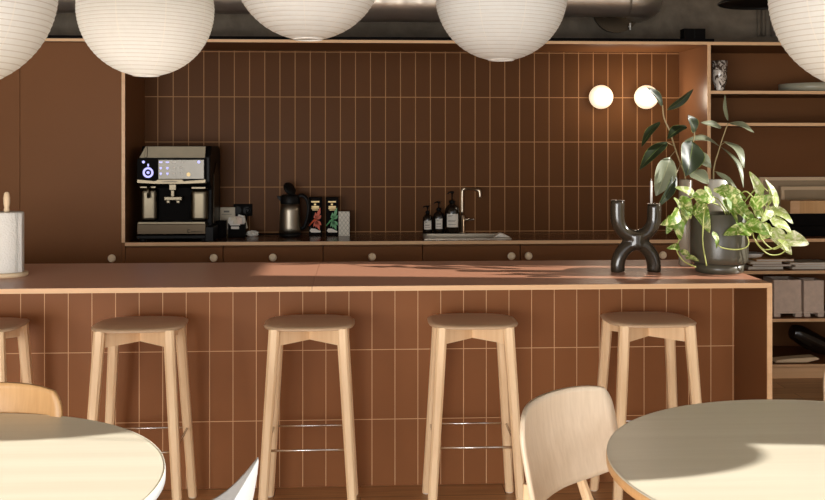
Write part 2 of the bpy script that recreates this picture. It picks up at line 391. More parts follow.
# base cabinets
bc = [(-1.3875, -0.8156), (-0.8137, -0.2222), (-0.2203, 0.3741), (0.3759, 0.9656), (0.9675, 1.5731), (1.5750, 2.1141)]
kn = [-0.8672, -0.5184, 0.0712, 0.9103, 1.0134, 1.8356]
blab = ['brown base cabinet under the coffee machine, knob at its right end', 'brown base cabinet drawer front under the kettle with a central knob',
        'brown base cabinet with a central knob between kettle and soap bottles', 'brown base cabinet under the steel sink, knob at its right end',
        'brown base cabinet right of the sink, knob at its left end', 'brown base cabinet behind the black candle holder, at the right end of the run']
for i, (a, c) in enumerate(bc):
    t = thing('base_cabinet', blab[i], 'cabinet', ((a + c) / 2, KY, 0), group='brown base cabinets')
    b = nb()
    if i != 3: box(b, a + .002, c - .002, KY + .024, KB - .01, .1, CT - .022)
    else:
        box(b, a + .002, c - .002, KY + .024, KB - .01, .1, .12); box(b, a + .002, a + .02, KY + .024, KB - .01, .12, CT - .022); box(b, c - .02, c - .002, KY + .024, KB - .01, .12, CT - .022)
        box(b, a + .02, c - .02, KB - .03, KB - .01, .12, CT - .022); box(b, a + .02, c - .02, KY + .024, KY + .04, .12, CT - .022)
    part('body', b, 'lam', t)
    b = nb(); box(b, a + .02, c - .02, KY + .06, KB - .02, 0, .1); part('plinth', b, 'blackm', t)
    b = nb(); box(b, a + .001, c - .001, KY + .002, KY + .021, .1, CT - .032); d = part('door', b, 'lam', t, bevel=.0015)
    knob(d, kn[i], .760, KY + .002)
# worktop with sink cut-out
SX0, SX1, SY0, SY1 = .405, .915, 6.10, 6.43
w_ = thing('worktop', 'long dark brown worktop with light wood front edge under the splashback', 'worktop', (.39, KY, CT))
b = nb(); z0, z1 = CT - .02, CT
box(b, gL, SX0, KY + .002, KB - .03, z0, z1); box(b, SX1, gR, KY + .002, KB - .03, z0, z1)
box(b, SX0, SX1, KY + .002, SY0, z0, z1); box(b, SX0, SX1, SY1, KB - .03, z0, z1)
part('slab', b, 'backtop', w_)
b = nb(); box(b, gL, gR, KY - .004, KY + .002, z0, z1); part('edge_strip', b, 'ply', w_)
# sink
t = thing('sink', 'rectangular stainless steel sink set in the back worktop beside the tap', 'sink', ((SX0 + SX1) / 2, (SY0 + SY1) / 2, CT))
b = nb(); e = .018
for q in ((SX0 - .012, SX0 + e, SY0 - .01, SY1 + .01), (SX1 - e, SX1 + .012, SY0 - .01, SY1 + .01), (SX0 + e, SX1 - e, SY0 - .01, SY0 + e), (SX0 + e, SX1 - e, SY1 - e, SY1 + .01)):
    box(b, *q, CT + .0005, CT + .004)
part('rim', b, 'steelb', t)
b = nb(); q = .016
box(b, SX0 + .004, SX0 + q, SY0 + .004, SY1 - .004, CT - .19, CT + .0005); box(b, SX1 - q, SX1 - .004, SY0 + .004, SY1 - .004, CT - .19, CT + .0005)
box(b, SX0 + q, SX1 - q, SY0 + .004, SY0 + q, CT - .19, CT + .0005); box(b, SX0 + q, SX1 - q, SY1 - q, SY1 - .004, CT - .19, CT + .0005)
box(b, SX0 + .004, SX1 - .004, SY0 + .004, SY1 - .004, CT - .2, CT - .19)
part('basin', b, 'steelb', t)
b = nb(); lathe(b, [(.035, 0), (.035, .004), (.02, .006)], ((SX0 + SX1) / 2, (SY0 + SY1) / 2, CT - .19), 24); part('drain', b, 'steeld', t)
b = nb(); c0 = at(500, 238.4, 6.19)
prism(b, [(c0.x - .045, CT + .004), (c0.x + .06, CT + .004), (c0.x + .01, CT + .028), (c0.x - .005, CT + .032)], 6.152, 6.209)
tag(part('folded_cloth', b, 'whitep', bevel=.004), 'small white folded cloth peak on the right end of the steel sink', 'cloth')
# tap
p = at(462.2, 232, 6.5035); t = thing('kitchen_tap', 'tall chrome kitchen tap with angled spout standing behind the sink', 'tap', (p.x, 6.5035, CT + .0))
b = nb(); lathe(b, [(.021, 0), (.021, .006), (.0155, .008), (.0155, .115), (.013, .118)], (p.x, 6.5035, CT), 24); part('base', b, 'steelb', t)
b = nb(); zt = at(462, 188.5, 6.5035).z; xs = at(478, 188, 6.5035).x
tube(b, smoothpath([(p.x, 6.5035, CT + .12), (p.x, 6.5035, zt - .03), (p.x + .006, 6.5035, zt - .008), (p.x + .03, 6.494, zt), (xs - .02, 6.437, zt - .004), (xs, 6.4275, zt - .015), (xs + .003, 6.4275, zt - .055)], 5), .0095, 14)
part('spout', b, 'steelb', t)
b = nb(); tube(b, [(p.x + .012, 6.5035, .942), (p.x + .045, 6.4987, .942)], .010, 12); tube(b, [(p.x + .045, 6.4987, .942), (p.x + .082, 6.494, .940)], .005, 10); part('lever', b, 'chrome', t)
# soap bottles
def bottle(x, y, r, hb, hp, label, lab_w):
    t = thing('soap_bottle', label, 'soap bottle', (x, y, CT), group='dark soap pump bottles by the tap')
    b = nb(); lathe(b, [(r * .9, 0), (r, .006), (r, hb * .72), (r * .9, hb * .84), (r * .55, hb * .94), (r * .36, hb * .97), (r * .36, hb)], (x, y, CT), 28); part('bottle', b, 'amber', t)
    b = nb(); lathe(b, [(r * .42, hb), (r * .42, hb + .016), (r * .2, hb + .02), (.004, hb + .022), (.004, hb + hp * .8), (.011, hb + hp * .82), (.011, hb + hp)], (x, y, CT), 16)
    tube(b, [(x, y, CT + hb + hp * .92), (x - .02, y - .012, CT + hb + hp * .92), (x - .03, y - .018, CT + hb + hp * .8)], .0042, 8); part('pump', b, 'black', t)
    b = nb(); n = 10; R1 = r + .0012; a0, a1 = -PI / 2 - lab_w, -PI / 2 + lab_w
    z0, z1 = CT + hb * .22, CT + hb * .66; cols = []
    for i in range(n + 1):
        a = a0 + (a1 - a0) * i / n; cols.append([b.verts.new((x + R1 * math.cos(a), y + R1 * math.sin(a), z)) for z in (z0, z1)])
    for i in range(n): b.faces.new((cols[i][0], cols[i + 1][0], cols[i + 1][1], cols[i][1]))
    lb = part('paper_label', b, 'whitep', t, solid=.001)
    b = nb()
    for k, (f0, f1, zz) in enumerate(((-.75, .1, .86), (-.75, -.2, .78), (-.75, .55, .5), (-.75, .4, .42), (-.75, .5, .2))):
        n2 = 4; cc = []
        for i in range(n2 + 1):
            a = -PI / 2 + lab_w * (f0 + (f1 - f0) * i / n2); cc.append([b.verts.new((x + (R1 + .001) * math.cos(a), y + (R1 + .001) * math.sin(a), z0 + (z1 - z0) * zz + q)) for q in (0, .0028)])
        for i in range(n2): b.faces.new((cc[i][0], cc[i + 1][0], cc[i + 1][1], cc[i][1]))
    part('printed_text', b, 'grey', lb, solid=.0004)
p = at(427.5, 232, 6.494); bottle(p.x, 6.494, .032, .128, .053, 'smallest dark soap pump bottle, leftmost of three beside the tap', .75)
p = at(438.5, 232, 6.513); bottle(p.x, 6.497, .036, .148, .060, 'middle dark soap pump bottle with white label beside the tap', .62)
p = at(452, 232, 6.494); bottle(p.x, 6.494, .048, .196, .078, 'largest dark soap pump bottle with white label next to the tap', .80)

# ------------------------------------------------------------------ coffee machine
t = thing('coffee_machine', 'large steel and black automatic coffee machine at left end of the back worktop', 'coffee machine', (-1.2, 6.19, CT))
Y = 6.019
XL, XR = at(136.5, 0, Y).x, at(206, 0, Y).x
def zz(py, Yq=Y): return at(170, py, Yq).z
b = nb()   # body behind the fascia: black shell with curved side profile
prof = [(Y + .10, CT + .03), (Y + .46, CT + .03), (Y + .46, zz(150)), (Y + .40, zz(146.5)), (Y + .10, zz(146.0)), (Y + .03, zz(157)), (Y + .03, zz(183)), (Y + .10, zz(190))]
a_ = [b.verts.new((XL + .01, y, z)) for y, z in prof]; c_ = [b.verts.new((XR + .02, y, z)) for y, z in prof]
b.faces.new(a_); b.faces.new(c_[::-1])
for i in range(len(prof)): b.faces.new((a_[i], c_[i], c_[(i + 1) % len(prof)], a_[(i + 1) % len(prof)]))
body = part('body', b, 'black', t, bevel=.008)
b = nb()  # grey inset on the right flank
prof = [(Y + .14, CT + .10), (Y + .34, CT + .08), (Y + .38, CT + .38), (Y + .26, CT + .47), (Y + .16, CT + .40)]
a_ = [b.verts.new((XR + .021, y, z)) for y, z in prof]; c_ = [b.verts.new((XR + .026, y, z)) for y, z in prof]
b.faces.new(a_); b.faces.new(c_[::-1])
for i in range(len(prof)): b.faces.new((a_[i], c_[i], c_[(i + 1) % len(prof)], a_[(i + 1) % len(prof)]))
part('side_inset', b, 'steeld', t, bevel=.002)
b = nb(); ppoly(b, [(139, 158), (205, 158), (206, 146.2), (145.5, 146.2)], Y + .02, .012); ppoly(b, [(144, 157.5), (147, 157.5), (147.5, 147), (146.2, 147)], Y + .012, .01); part('top_cover', b, 'steelr', t, bevel=.002)
b = nb(); pbox(b, 137, 158.6, 205.6, 180, Y, .05); fas = part('control_panel', b, 'blackm', t, bevel=.003)
b = nb(); pbox(b, 158.5, 160, 203.8, 178.8, Y - .003, .004); part('display', b, plain('display_glass', rgb(104, 97, 84), 0.3, 0.2), fas)
def ring(bm, cx, cy, r0, r1, Yq, dep=.003, n=28):
    c = at(cx, cy, Yq); s = .00605
    o = [[bm.verts.new((c.x + r * s * math.cos(2 * PI * i / n), Yq + dy, c.z + r * s * math.sin(2 * PI * i / n))) for i in range(n)] for r, dy in ((r0, 0), (r1, 0), (r1, dep), (r0, dep))]
    for k in range(4):
        for i in range(n): bm.faces.new((o[k][i], o[k][(i + 1) % n], o[(k + 1) % 4][(i + 1) % n], o[(k + 1) % 4][i]))
b = nb(); ring(b, 148, 172.6, 3.2, 5.2, Y - .003); ring(b, 148, 172.6, .1, 1.5, Y - .003); pbox(b, 147.4, 163.8, 148.9, 166.5, Y - .003, .003); part('dial', b, 'blueled', fas)
for q in (143.4, 198.8):
    b = nb(); ring(b, q, 162, .1, 1.4, Y - .006); part('button_light', b, 'blueled', fas)
for gx in (160.8, 167.4, 174.2, 181.4):
    for gy in (162.3, 168.2, 173.8):
        b = nb(); w2, h2 = (1.1, 1.3) if gy > 165 else (1.7, .8)
        pbox(b, gx - w2, gy - h2 * .9, gx + w2, gy + h2 * .4, Y - .0045, .0015); pbox(b, gx - w2 * .5, gy + h2 * .6, gx + w2 * .5, gy + h2, Y - .0045, .0015)
        part('icon', b, 'blueled' if gx < 170 else 'whitep', fas)
b = nb(); ring(b, 188.5, 174.5, .1, 2.0, Y - .0045, .002); part('badge', b, 'gold', fas)
b = nb(); ppoly(b, [(137, 183), (137, 179.4), (155, 181), (158, 179.4), (182, 179.4), (184, 181), (205.6, 179.4), (205.6, 183), (184, 184), (156, 184)], Y - .006, .04); strip = part('front_trim', b, 'steel', t, bevel=.0015)
b = nb(); pbox(b, 162.6, 180.6, 163.6, 182.6, Y - .008, .002)
for k in range(10): pbox(b, 165.2 + k * 1.2, 180.9 + (k % 3) * .15, 166.0 + k * 1.2, 182.3, Y - .008, .002)
part('lettering', b, 'grey', strip)
for q in ((139.5, 188, 157, 222.5, 139.5, 186, 156, 188.5), (190, 189, 207.4, 222.5, 191, 186.5, 206, 189.2)):
    b = nb(); pbox(b, *q[:4], Y + .03, .12); sc_ = part('side_column', b, 'steelc', t, bevel=.028, seg=5)
    b = nb(); pbox(b, *q[4:], Y + .04, .1); part('column_cap', b, 'steelc', sc_, bevel=.004)
b = nb(); pbox(b, 157, 184, 190, 223, Y + .085, .012); part('brew_recess', b, 'blackm', t)
b = nb(); pbox(b, 168.8, 184, 176.2, 190.5, Y + .015, .05); pbox(b, 170.5, 190, 174.5, 197, Y + .03, .03); pbox(b, 163.8, 196.5, 182, 200.5, Y + .01, .06); pbox(b, 166, 200, 170, 203.5, Y + .02, .02); pbox(b, 176, 200, 180, 203.5, Y + .02, .02)
part('coffee_spout', b, 'steelc', t, bevel=.004)
b = nb(); a0 = at(148, 185, Y + .01); a1 = at(148.3, 197, Y + .0)
tube(b, [(a0.x, Y + .02, a0.z), (a0.x, Y + .005, a0.z - .03), (a1.x, Y + .0, a1.z)], .008, 12); tube(b, [(a1.x, Y, a1.z), (a1.x, Y, a1.z - .008)], [.011, .004], 12); part('steam_wand', b, 'steelc', t)
b = nb(); pbox(b, 136.8, 224, 205.8, 234.3, Y - .01, .16); tray = part('drip_tray', b, 'steeld', t, bevel=.004)
b = nb(); pbox(b, 138, 222.3, 205, 223.8, Y - .005, .15); part('drip_grid', b, 'steel', tray)
b = nb(); c0 = at(188, 231, Y - .012)
for k, (dx, h) in enumerate(((0, 2.6), (3.0, 1.6), (5.0, 1.6), (6.57, 1.6), (9.2, 1.6), (11, 1.6), (13, 1.6))):
    if k == 0:
        ring_pts = [(188.8 + 1.5 * math.cos(R(a)), 231.2 - 1.6 * math.sin(R(a))) for a in range(50, 320, 20)]
        tube(b, [at(x, y, Y - .012) for x, y in ring_pts], .0018, 6)
    else:
        tube(b, [at(188.6 + dx, 232.8, Y - .012), at(188.6 + dx, 232.8 - h, Y - .012)], .0016, 6); tube(b, [at(188.6 + dx, 231.4, Y - .012), at(189.8 + dx, 231.2, Y - .012)], .0014, 6)
part('lettering', b, 'black', tray)
b = nb(); box(b, XL + .0, XR + .03, Y + .0, Y + .45, CT + .018, CT + .04)
for fx in (XL + .03, XR - .02):
    for fy in (Y + .04, Y + .40): lathe(b, [(.022, 0), (.018, .02)], (fx, fy, CT), 16)
box(b, XR - .005, XR + .045, Y - .005, Y + .46, CT + .001, CT + .09)
part('base', b, 'black', t, bevel=.004)

# ------------------------------------------------------------------ small things on the back worktop
p = at(220, 236, 6.2790); b = nb(); lathe(b, [(.036, 0), (.040, .01), (.041, .105), (.038, .105), (.036, .012)], (p.x, 6.2790, CT + .0), 28)
tag(part('grounds_bin', b, 'blackm'), 'small matt black cup standing right beside the coffee machine', 'cup')
b = nb(); q0, q1 = at(218.5, 207.5, 6.513), at(235, 220, 6.513); box(b, q0.x, q1.x, 6.5082, 6.5415, CT, q0.z)
box(b, q0.x + .02, q1.x - .02, 6.5068, 6.5082, q0.z - .045, q0.z - .042, 1); box(b, q0.x + .035, q1.x - .035, 6.5068, 6.5082, q0.z - .032, q0.z - .02, 1)
tag(part('tea_box', b, ['cream', 'grey'], bevel=.001), 'cream upright card box against the tiles behind the black cup', 'box')
t = thing('sachet_caddy', 'small black box filled with sachets between the black cup and the socket', 'box', (at(236.5, 236, 6.3360).x, 6.3360, CT))
x0, x1 = at(228, 0, 6.2980).x, at(245, 0, 6.2980).x; zt = at(236, 223.5, 6.2980).z
b = nb(); th = .004
box(b, x0, x1, 6.2980, 6.3018, CT, zt - .005); box(b, x0, x1, 6.3835, 6.3873, CT, zt); box(b, x0, x0 + th, 6.3018, 6.3835, CT, zt); box(b, x1 - th, x1, 6.3018, 6.3835, CT, zt); box(b, x0, x1, 6.2980, 6.3873, CT, CT + .004)
cad = part('box_body', b, 'blackm', t)
b = nb(); pbox(b, 231, 226.5, 239, 229, 6.2951, .003); pbox(b, 230, 223.8, 240, 225.4, 6.2951, .003); part('paper_label', b, 'whitep', cad)
for k in range(9):
    b = nb(); xx = x0 + .012 + (x1 - x0 - .03) * (k / 8.0); hh = random.uniform(.03, .05)
    box(b, xx - .016, xx + .02, 6.3075 + (k % 3) * .025, 6.3132 + (k % 3) * .025, CT + .045, zt + hh, rot=Euler((R(random.uniform(-12, 12)), R(random.uniform(-22, 22)), R(random.uniform(-20, 20)))).to_matrix())
    mt_ = ('whitep', 'cream', 'planter')[(k // 3 + k) % 3]
    tag(part('tea_sachet', b, mt_), '%s paper sachet standing at the %s in the %s row of the small black box' % ({'whitep': 'white', 'cream': 'cream', 'planter': 'beige'}[mt_], ('left', 'middle', 'right')[k // 3], ('front', 'middle', 'back')[k % 3]), 'sachet', 'sachets in the black box')
b = nb(); p = at(252.5, 234.5, 6.3550)
random.seed(3)
bmesh.ops.create_icosphere(b, subdivisions=3, radius=.032)
for v in b.verts:
    v.co = Vector((v.co.x * 1.15, v.co.y * .8, max(-.016, v.co.z * .62))) * random.uniform(.82, 1.18)
    v.co.z = max(v.co.z, -.017)
bmesh.ops.translate(b, verts=b.verts, vec=(p.x, 6.3550, CT + .017))
tag(part('crumpled_wrapper', b, 'whitep'), 'small crumpled white wrapper on worktop left of the kettle', 'wrapper')
# wall socket with two outlets
t = thing('wall_socket', 'black double wall socket on the tiles left of the kettle', 'socket', (at(242.5, 210, 6.57).x, 6.57, at(242, 210, 6.57).z))
b = nb(); pbox(b, 233.5, 204, 252.3, 216, 6.530, .0095); part('faceplate', b, 'blackm', t, bevel=.002)
for cx in (238.2, 247.2):
    b = nb(); c = at(cx, 210, 6.5557); lathe(b, [(.022, 0), (.024, .004)], (0, 0, 0), 20)
    bmesh.ops.rotate(b, verts=b.verts, cent=(0, 0, 0), matrix=Matrix.Rotation(R(90), 3, 'X')); bmesh.ops.translate(b, verts=b.verts, vec=(c.x, 6.530, c.z)); part('outlet', b, 'black', t)
# kettle
KYt = 6.3550; kc = at(290, 234, KYt); t = thing('electric_kettle', 'steel and black electric kettle with open lid on the back worktop', 'kettle', (kc.x, KYt, CT))
s = .00675; z0 = CT
b = nb(); lathe(b, [(.068, .0), (.071, .004), (.071, .016), (.066, .022)], (kc.x, KYt, CT), 36); part('base', b, 'black', t)
b = nb(); lathe(b, [(.068, .022), (.067, .05), (.0635, .16), (.060, .205)], (kc.x, KYt, CT), 40); part('body', b, 'steelk', t)
b = nb(); lathe(b, [(.061, .205), (.062, .215), (.059, .25), (.052, .262)], (kc.x, KYt, CT), 36)
prism(b, [(kc.x - .055, CT + .215), (kc.x - .055, CT + .252), (kc.x - .082, CT + .256), (kc.x - .078, CT + .242)], KYt - .018, KYt + .018)
part('collar', b, 'black', t, bevel=.003)
b = nb(); lathe(b, [(.001, -.008), (.044, -.008), (.048, 0), (.044, .008), (.001, .01)], (0, 0, 0), 30, cap0=False, cap1=False)
bmesh.ops.rotate(b, verts=b.verts, cent=(0, 0, 0), matrix=Matrix.Rotation(R(52), 3, 'Y') @ Matrix.Rotation(R(32), 3, 'X')); bmesh.ops.translate(b, verts=b.verts, vec=(kc.x - .002, KYt, CT + .298)); 
tube(b, [(kc.x + .02, KYt, CT + .268), (kc.x + .035, KYt, CT + .255)], .009, 10)
part('lid', b, 'black', t)
b = nb(); tube(b, smoothpath([(kc.x + .045, KYt, CT + .245), (kc.x + .075, KYt, CT + .258), (kc.x + .105, KYt, CT + .235), (kc.x + .118, KYt, CT + .19), (kc.x + .112, KYt, CT + .12), (kc.x + .092, KYt, CT + .06), (kc.x + .066, KYt, CT + .045)], 6), [.014] * 37, 12, flat=.75)
part('handle', b, 'black', t)
b = nb(); 
for k in range(7):
    a = -PI / 2 - .25 + k * .085; x = kc.x + .0672 * math.cos(a); y = KYt + .0672 * math.sin(a); box(b, x - .0018, x + .0018, y - .0005, y + .002, CT + .046, CT + .051)
part('lettering', b, 'black', t)
c = at(246.8, 210.5, 6.51); b = nb(); tube(b, [(c.x, 6.5255, c.z), (c.x, 6.490, c.z)], [.019, .014], 14)
tube(b, smoothpath([(c.x, 6.492, c.z), (c.x + .002, 6.48, c.z - .02), (c.x - .002, 6.49, c.z - .10), (c.x, 6.47, CT + .008), (c.x + .05, 6.45, CT + .006), (c.x + .12, 6.43, CT + .006), (kc.x - .07, KYt + .02, CT + .010), (kc.x - .03, KYt, CT + .012)], 6), .0045, 8)
part('power_cord', b, 'black', t)
# boxes of tea
def teabox(x0, x1, y0, Yf, dep, col, label):
    t = thing('tea_box', label, 'box', ((at(x0, 0, Yf).x + at(x1, 0, Yf).x) / 2, Yf + dep / 2, CT), group='black tea boxes by the kettle')
    a = at(x0, y0, Yf); c = at(x1, 233, Yf); b = nb(); box(b, a.x, c.x, Yf, Yf + dep, CT, a.z); cb = part('carton', b, 'blackm', t, bevel=.0012)
    W = x1 - x0; f = lambda u, v: (x0 + u * W, y0 + v * (233 - y0))
    b = nb(); pbox(b, *f(.18, .10), *f(.82, .14), Yf - .001, .0012); pbox(b, *f(.40, .17), *f(.56, .22), Yf - .001, .0012); pbox(b, *f(.22, .24), *f(.80, .29), Yf - .001, .0012); pbox(b, *f(.20, .305), *f(.82, .325), Yf - .001, .0012); pbox(b, *f(.28, .345), *f(.74, .36), Yf - .001, .0012)
    part('gold_print', b, 'gold', cb)
    b = nb()
    tube(b, [at(*f(.02, .80), Yf - .0005), at(*f(.35, .66), Yf - .0005), at(*f(.6, .6), Yf - .0005)], [.004, .006, .008], 6)
    def petal(u0, v0, u1, v1, wd):
        p0 = Vector(f(u0, v0)); p1 = Vector(f(u1, v1)); d = (p1 - p0); n = Vector((-d.y, d.x)).normalized() * wd * W
        pts = [p0, p0 + d * .3 + n * .8, p0 + d * .6 + n, p1, p0 + d * .6 - n, p0 + d * .3 - n * .8]
        ppoly(b, [(min(q.x, x1 - .1), q.y) for q in pts], Yf - .0012, .0012)
    for q in ((.62, .62, .90, .28, .12), (.62, .62, .98, .5, .13), (.62, .65, .98, .78, .13), (.6, .65, .85, .93, .12), (.6, .62, .55, .86, .1), (.6, .6, .52, .42, .11), (.58, .62, .36, .84, .08), (.55, .6, .42, .5, .11)): petal(*q)
    part('leaf_print', b, col, cb)
    b = nb(); ppoly(b, [f(.06, .94), f(.18, .87), f(.5, .88), f(.94, .95), f(.9, .985), f(.2, .985)], Yf - .0014, .0014); part('white_print', b, 'whitep', cb)
teabox(308.8, 321.6, 197.5, 6.3930, .075, 'orange', 'black tea box with orange leaf print, nearest the kettle')
teabox(326.0, 338.2, 197.5, 6.3740, .075, 'green', 'black tea box with green leaf print beside the white patterned box')
b = nb(); a = at(338.6, 211.7, 6.3550); c = at(349.6, 232.7, 6.3550); box(b, a.x, c.x, 6.3550, 6.3930, CT, a.z)
tag(part('patterned_box', b, 'pattern', bevel=.001), 'small white box with ornamental pattern right of the green leaf tea box', 'box')
# wall globes
LY = 6.47; LZ = at(620, 97, LY).z
for x, lb in ((at(601.3, 97, LY).x, 'left of two round glowing globe wall lamps on the brown tiles'), (at(646.5, 97, LY).x, 'right of two round glowing globe wall lamps, partly behind a leaf')):
    t = thing('wall_lamp', lb, 'wall lamp', (x, 6.57, LZ), group='globe wall lamps')
    b = nb(); tube(b, [(x, 6.5695, LZ), (x, 6.5462, LZ)], .045, 24); part('wall_plate', b, 'ceramicw', t)
    b = nb(); sphere(b, (x, 6.475, LZ), .078, 32, 20); part('globe', b, 'globe', t)
    l = bpy.data.lights.new('globe_light', 'POINT'); l.energy = 3.0; l.color = (1, .84, .66); l.shadow_soft_size = .085
    lo = bpy.data.objects.new('globe_light', l); COL.objects.link(lo); lo.location = (x, 6.38, LZ)

# ------------------------------------------------------------------ shelving on the right
SX, SE = 2.1365, 3.60
SHY = KY
t = thing('open_shelving', 'brown open shelving unit with light wood edges at the right of the kitchen', 'shelf', ((SX + SE) / 2, KY, 0))
b = nb(); box(b, SX, SE, KB - .02, KB, 0, TZ1); part('back_panel', b, 'lam', t)
b = nb(); box(b, SE - .0, SE + .015, KY, KB, 0, TZ1); part('side_panel', b, 'lam', t)
b = nb(); box(b, SX, SE, KY + .03, KY + .05, 0.0, .07); box(b, SX, SE, KY - .004, KY + .03, 0, .068); part('plinth', b, 'ply', t)
SZ = {'top': TZ1, 'a': 1.760, 'b': 1.564, 'c': .854, 'd': .658, 'e': .364, 'f': .084}
for k, z in SZ.items():
    b = nb(); box(b, SX, SE, KY + .002, KB - .02, z - .019, z); sh = part('shelf_board', b, 'lam', t)
    b = nb(); box(b, SX, SE, KY - .004, KY + .002, z - .019, z); part('edge_strip', b, 'ply', sh)
def onshelf(k): return SZ[k]
z = SZ['a']; p = at(718.5, 80, 6.095); b = nb()
lathe(b, [(.030, 0), (.034, .01), (.030, .03), (.042, .06), (.044, .12), (.047, .19), (.043, .19), (.040, .12), (.03, .04)], (p.x + .008, 6.095, z), 32)
tag(part('mottled_vase', b, 'mottle'), 'brown and white mottled glass vase on the topmost shelf', 'vase')
p = at(815, 80, 6.19); b = nb(); lathe(b, [(.15, 0), (.20, .006), (.205, .055), (.198, .055), (.19, .012)], (p.x, 6.228, z), 48)
tag(part('wide_dish', b, plain('green_grey_glaze', rgb(160, 156, 136), .3)), 'wide low grey-green dish on the topmost shelf, under the right lantern', 'dish')
z = SZ['c']
def lean_frame(px0, py0, Yb, wd, label):
    a = at(px0, py0, Yb); h = a.z - z; t = thing('picture_frame', label, 'picture frame', (a.x + wd / 2, Yb, z), group='frames leaning on the shelf')
    rm = Matrix.Rotation(R(-6), 3, 'X')
    def tr(b): bmesh.ops.rotate(b, verts=b.verts, cent=(a.x, Yb - .03, z), matrix=rm)
    b = nb(); e = .022
    box(b, a.x, a.x + wd, Yb, Yb + .02, z + h - e, z + h); box(b, a.x, a.x + wd, Yb, Yb + .02, z, z + e); box(b, a.x, a.x + e, Yb, Yb + .02, z + e, z + h - e); box(b, a.x + wd - e, a.x + wd, Yb, Yb + .02, z + e, z + h - e)
    bmesh.ops.translate(b, verts=b.verts, vec=(0, 0, .003)); tr(b); part('frame', b, 'tape', t)
    b = nb(); box(b, a.x + e, a.x + wd - e, Yb + .006, Yb + .016, z + e, z + h - e); bmesh.ops.translate(b, verts=b.verts, vec=(0, 0, .003)); tr(b); part('board', b, 'frameb', t)
lean_frame(762, 177, 6.456, .76, 'larger tan picture frame leaning at the back of the shelf behind the trailing plant')
lean_frame(783, 186.5, 6.38, .66, 'smaller tan picture frame leaning in front of the larger one on the shelf')
b = nb(); a = at(774, 226, 6.1425); box(b, a.x, a.x + .48, 6.1425, 6.323, z, at(774, 226.3, 6.1425).z)
tag(part('black_box', b, 'blackm', bevel=.003), 'flat black box lying on the shelf, lower of two', 'box', 'black boxes on the shelf')
zb = at(774, 226.3, 6.1425).z; b = nb(); a = at(777, 214, 6.1425); box(b, a.x, a.x + .45, 6.152, 6.3182, zb + .002, a.z)
tag(part('black_box', b, 'blackm', bevel=.003), 'flat black box under the light wooden box, upper of two', 'box', 'black boxes on the shelf')
zb = a.z; b = nb(); a = at(791, 201, 6.152); box(b, a.x, a.x + .32, 6.1615, 6.304, zb + .001, a.z)
box(b, a.x - .0005, a.x + .06, 6.1601, 6.1615, zb + .001, a.z, 1)
tag(part('wooden_box', b, ['tan', 'ply'], bevel=.002), 'light wooden box lying on top of the black boxes', 'box')
# books on shelf d
z = SZ['d']; random.seed(5)
st = [(748, .22, .018, 'cream'), (752, .25, .014, 'lam'), (750, .20, .016, 'cream'), (756, .24, .014, 'tan')]
labs = ['cream book at the bottom of the left book stack on the shelf behind the pot', 'thin brown book second from bottom of the left stack', 'cream book third in the left stack on the shelf', 'tan book topmost of the left stack on the shelf']
zc = z
for (px, wd, h, m), lb in zip(st, labs):
    a = at(px, 0, 6.076); b = nb(); box(b, a.x, a.x + wd, 6.0665, 6.2185, zc, zc + .002, 0); box(b, a.x + .003, a.x + wd - .003, 6.0703, 6.2156, zc + .002, zc + h - .002, 1); box(b, a.x, a.x + wd, 6.0665, 6.2185, zc + h - .002, zc + h, 0); box(b, a.x - .002, a.x, 6.0665, 6.2185, zc, zc + h, 0)
    tag(part('book', b, [m, 'whitep']), lb, 'book', 'books on the shelf behind the pot'); zc += h + .0005
b = nb(); p = at(752, 250, 6.152); lathe(b, [(.02, 0), (.05, .006), (.068, .03), (.066, .031), (.045, .01)], (p.x, 6.1425, zc), 30)
tag(part('white_bowl', b, 'ceramicw'), 'small white bowl standing on the left book stack', 'bowl')
zc = z
for px, wd, h, m, lb in ((792, .26, .014, 'cream', 'cream book at the bottom of the right book stack'), (795, .24, .014, 'planter', 'grey book in the middle of the right book stack'), (790, .25, .012, 'cream', 'pale book topmost of the right book stack')):
    a = at(px, 0, 6.076); b = nb(); box(b, a.x, a.x + wd, 6.0665, 6.228, zc, zc + .002, 0); box(b, a.x + .003, a.x + wd - .003, 6.0703, 6.2251, zc + .002, zc + h - .002, 1); box(b, a.x, a.x + wd, 6.0665, 6.228, zc + h - .002, zc + h, 0); box(b, a.x - .002, a.x, 6.0665, 6.228, zc, zc + h, 0)
    tag(part('book', b, [m, 'whitep']), lb, 'book', 'books on the shelf behind the pot'); zc += h + .0005
# stone planters on shelf e
z = SZ['e']
def planter(x0, x1, y0, lb):
    a = at(x0, y0, 6.057); c = at(x1, 312, 6.057); W = c.x - a.x; h = a.z - z; t = thing('stone_planter', lb, 'planter', ((a.x + c.x) / 2, 6.057 + W / 2, z), group='square stone planters on the low shelf')
    b = nb(); f = .022; w2 = .012
    box(b, a.x, c.x, 6.057, 6.057 + w2, z + f, z + h); box(b, a.x, c.x, 6.057 + W - w2, 6.057 + W, z + f, z + h); box(b, a.x, a.x + w2, 6.057 + w2, 6.057 + W - w2, z + f, z + h); box(b, c.x - w2, c.x, 6.057 + w2, 6.057 + W - w2, z + f, z + h); box(b, a.x, c.x, 6.057, 6.057 + W, z + f, z + f + .01)
    part('box_body', b, 'planter', t, bevel=.003)
    b = nb(); box(b, a.x - .004, c.x + .004, 6.0532, 6.0608 + W, z + f + .0, z + f + .014); part('moulding', b, 'planter', t, bevel=.003)
    for fx in (a.x, c.x - .04):
        for fy in (6.0532, 6.0608 + W - .04):
            b = nb(); box(b, fx, fx + .04, fy, fy + .04, z, z + f); part('foot', b, 'planter', t, bevel=.003)
    b = nb(); box(b, a.x + w2, c.x - w2, 6.057 + w2, 6.057 + W - w2, z + h - .05, z + h - .03); part('soil', b, 'soil', t)
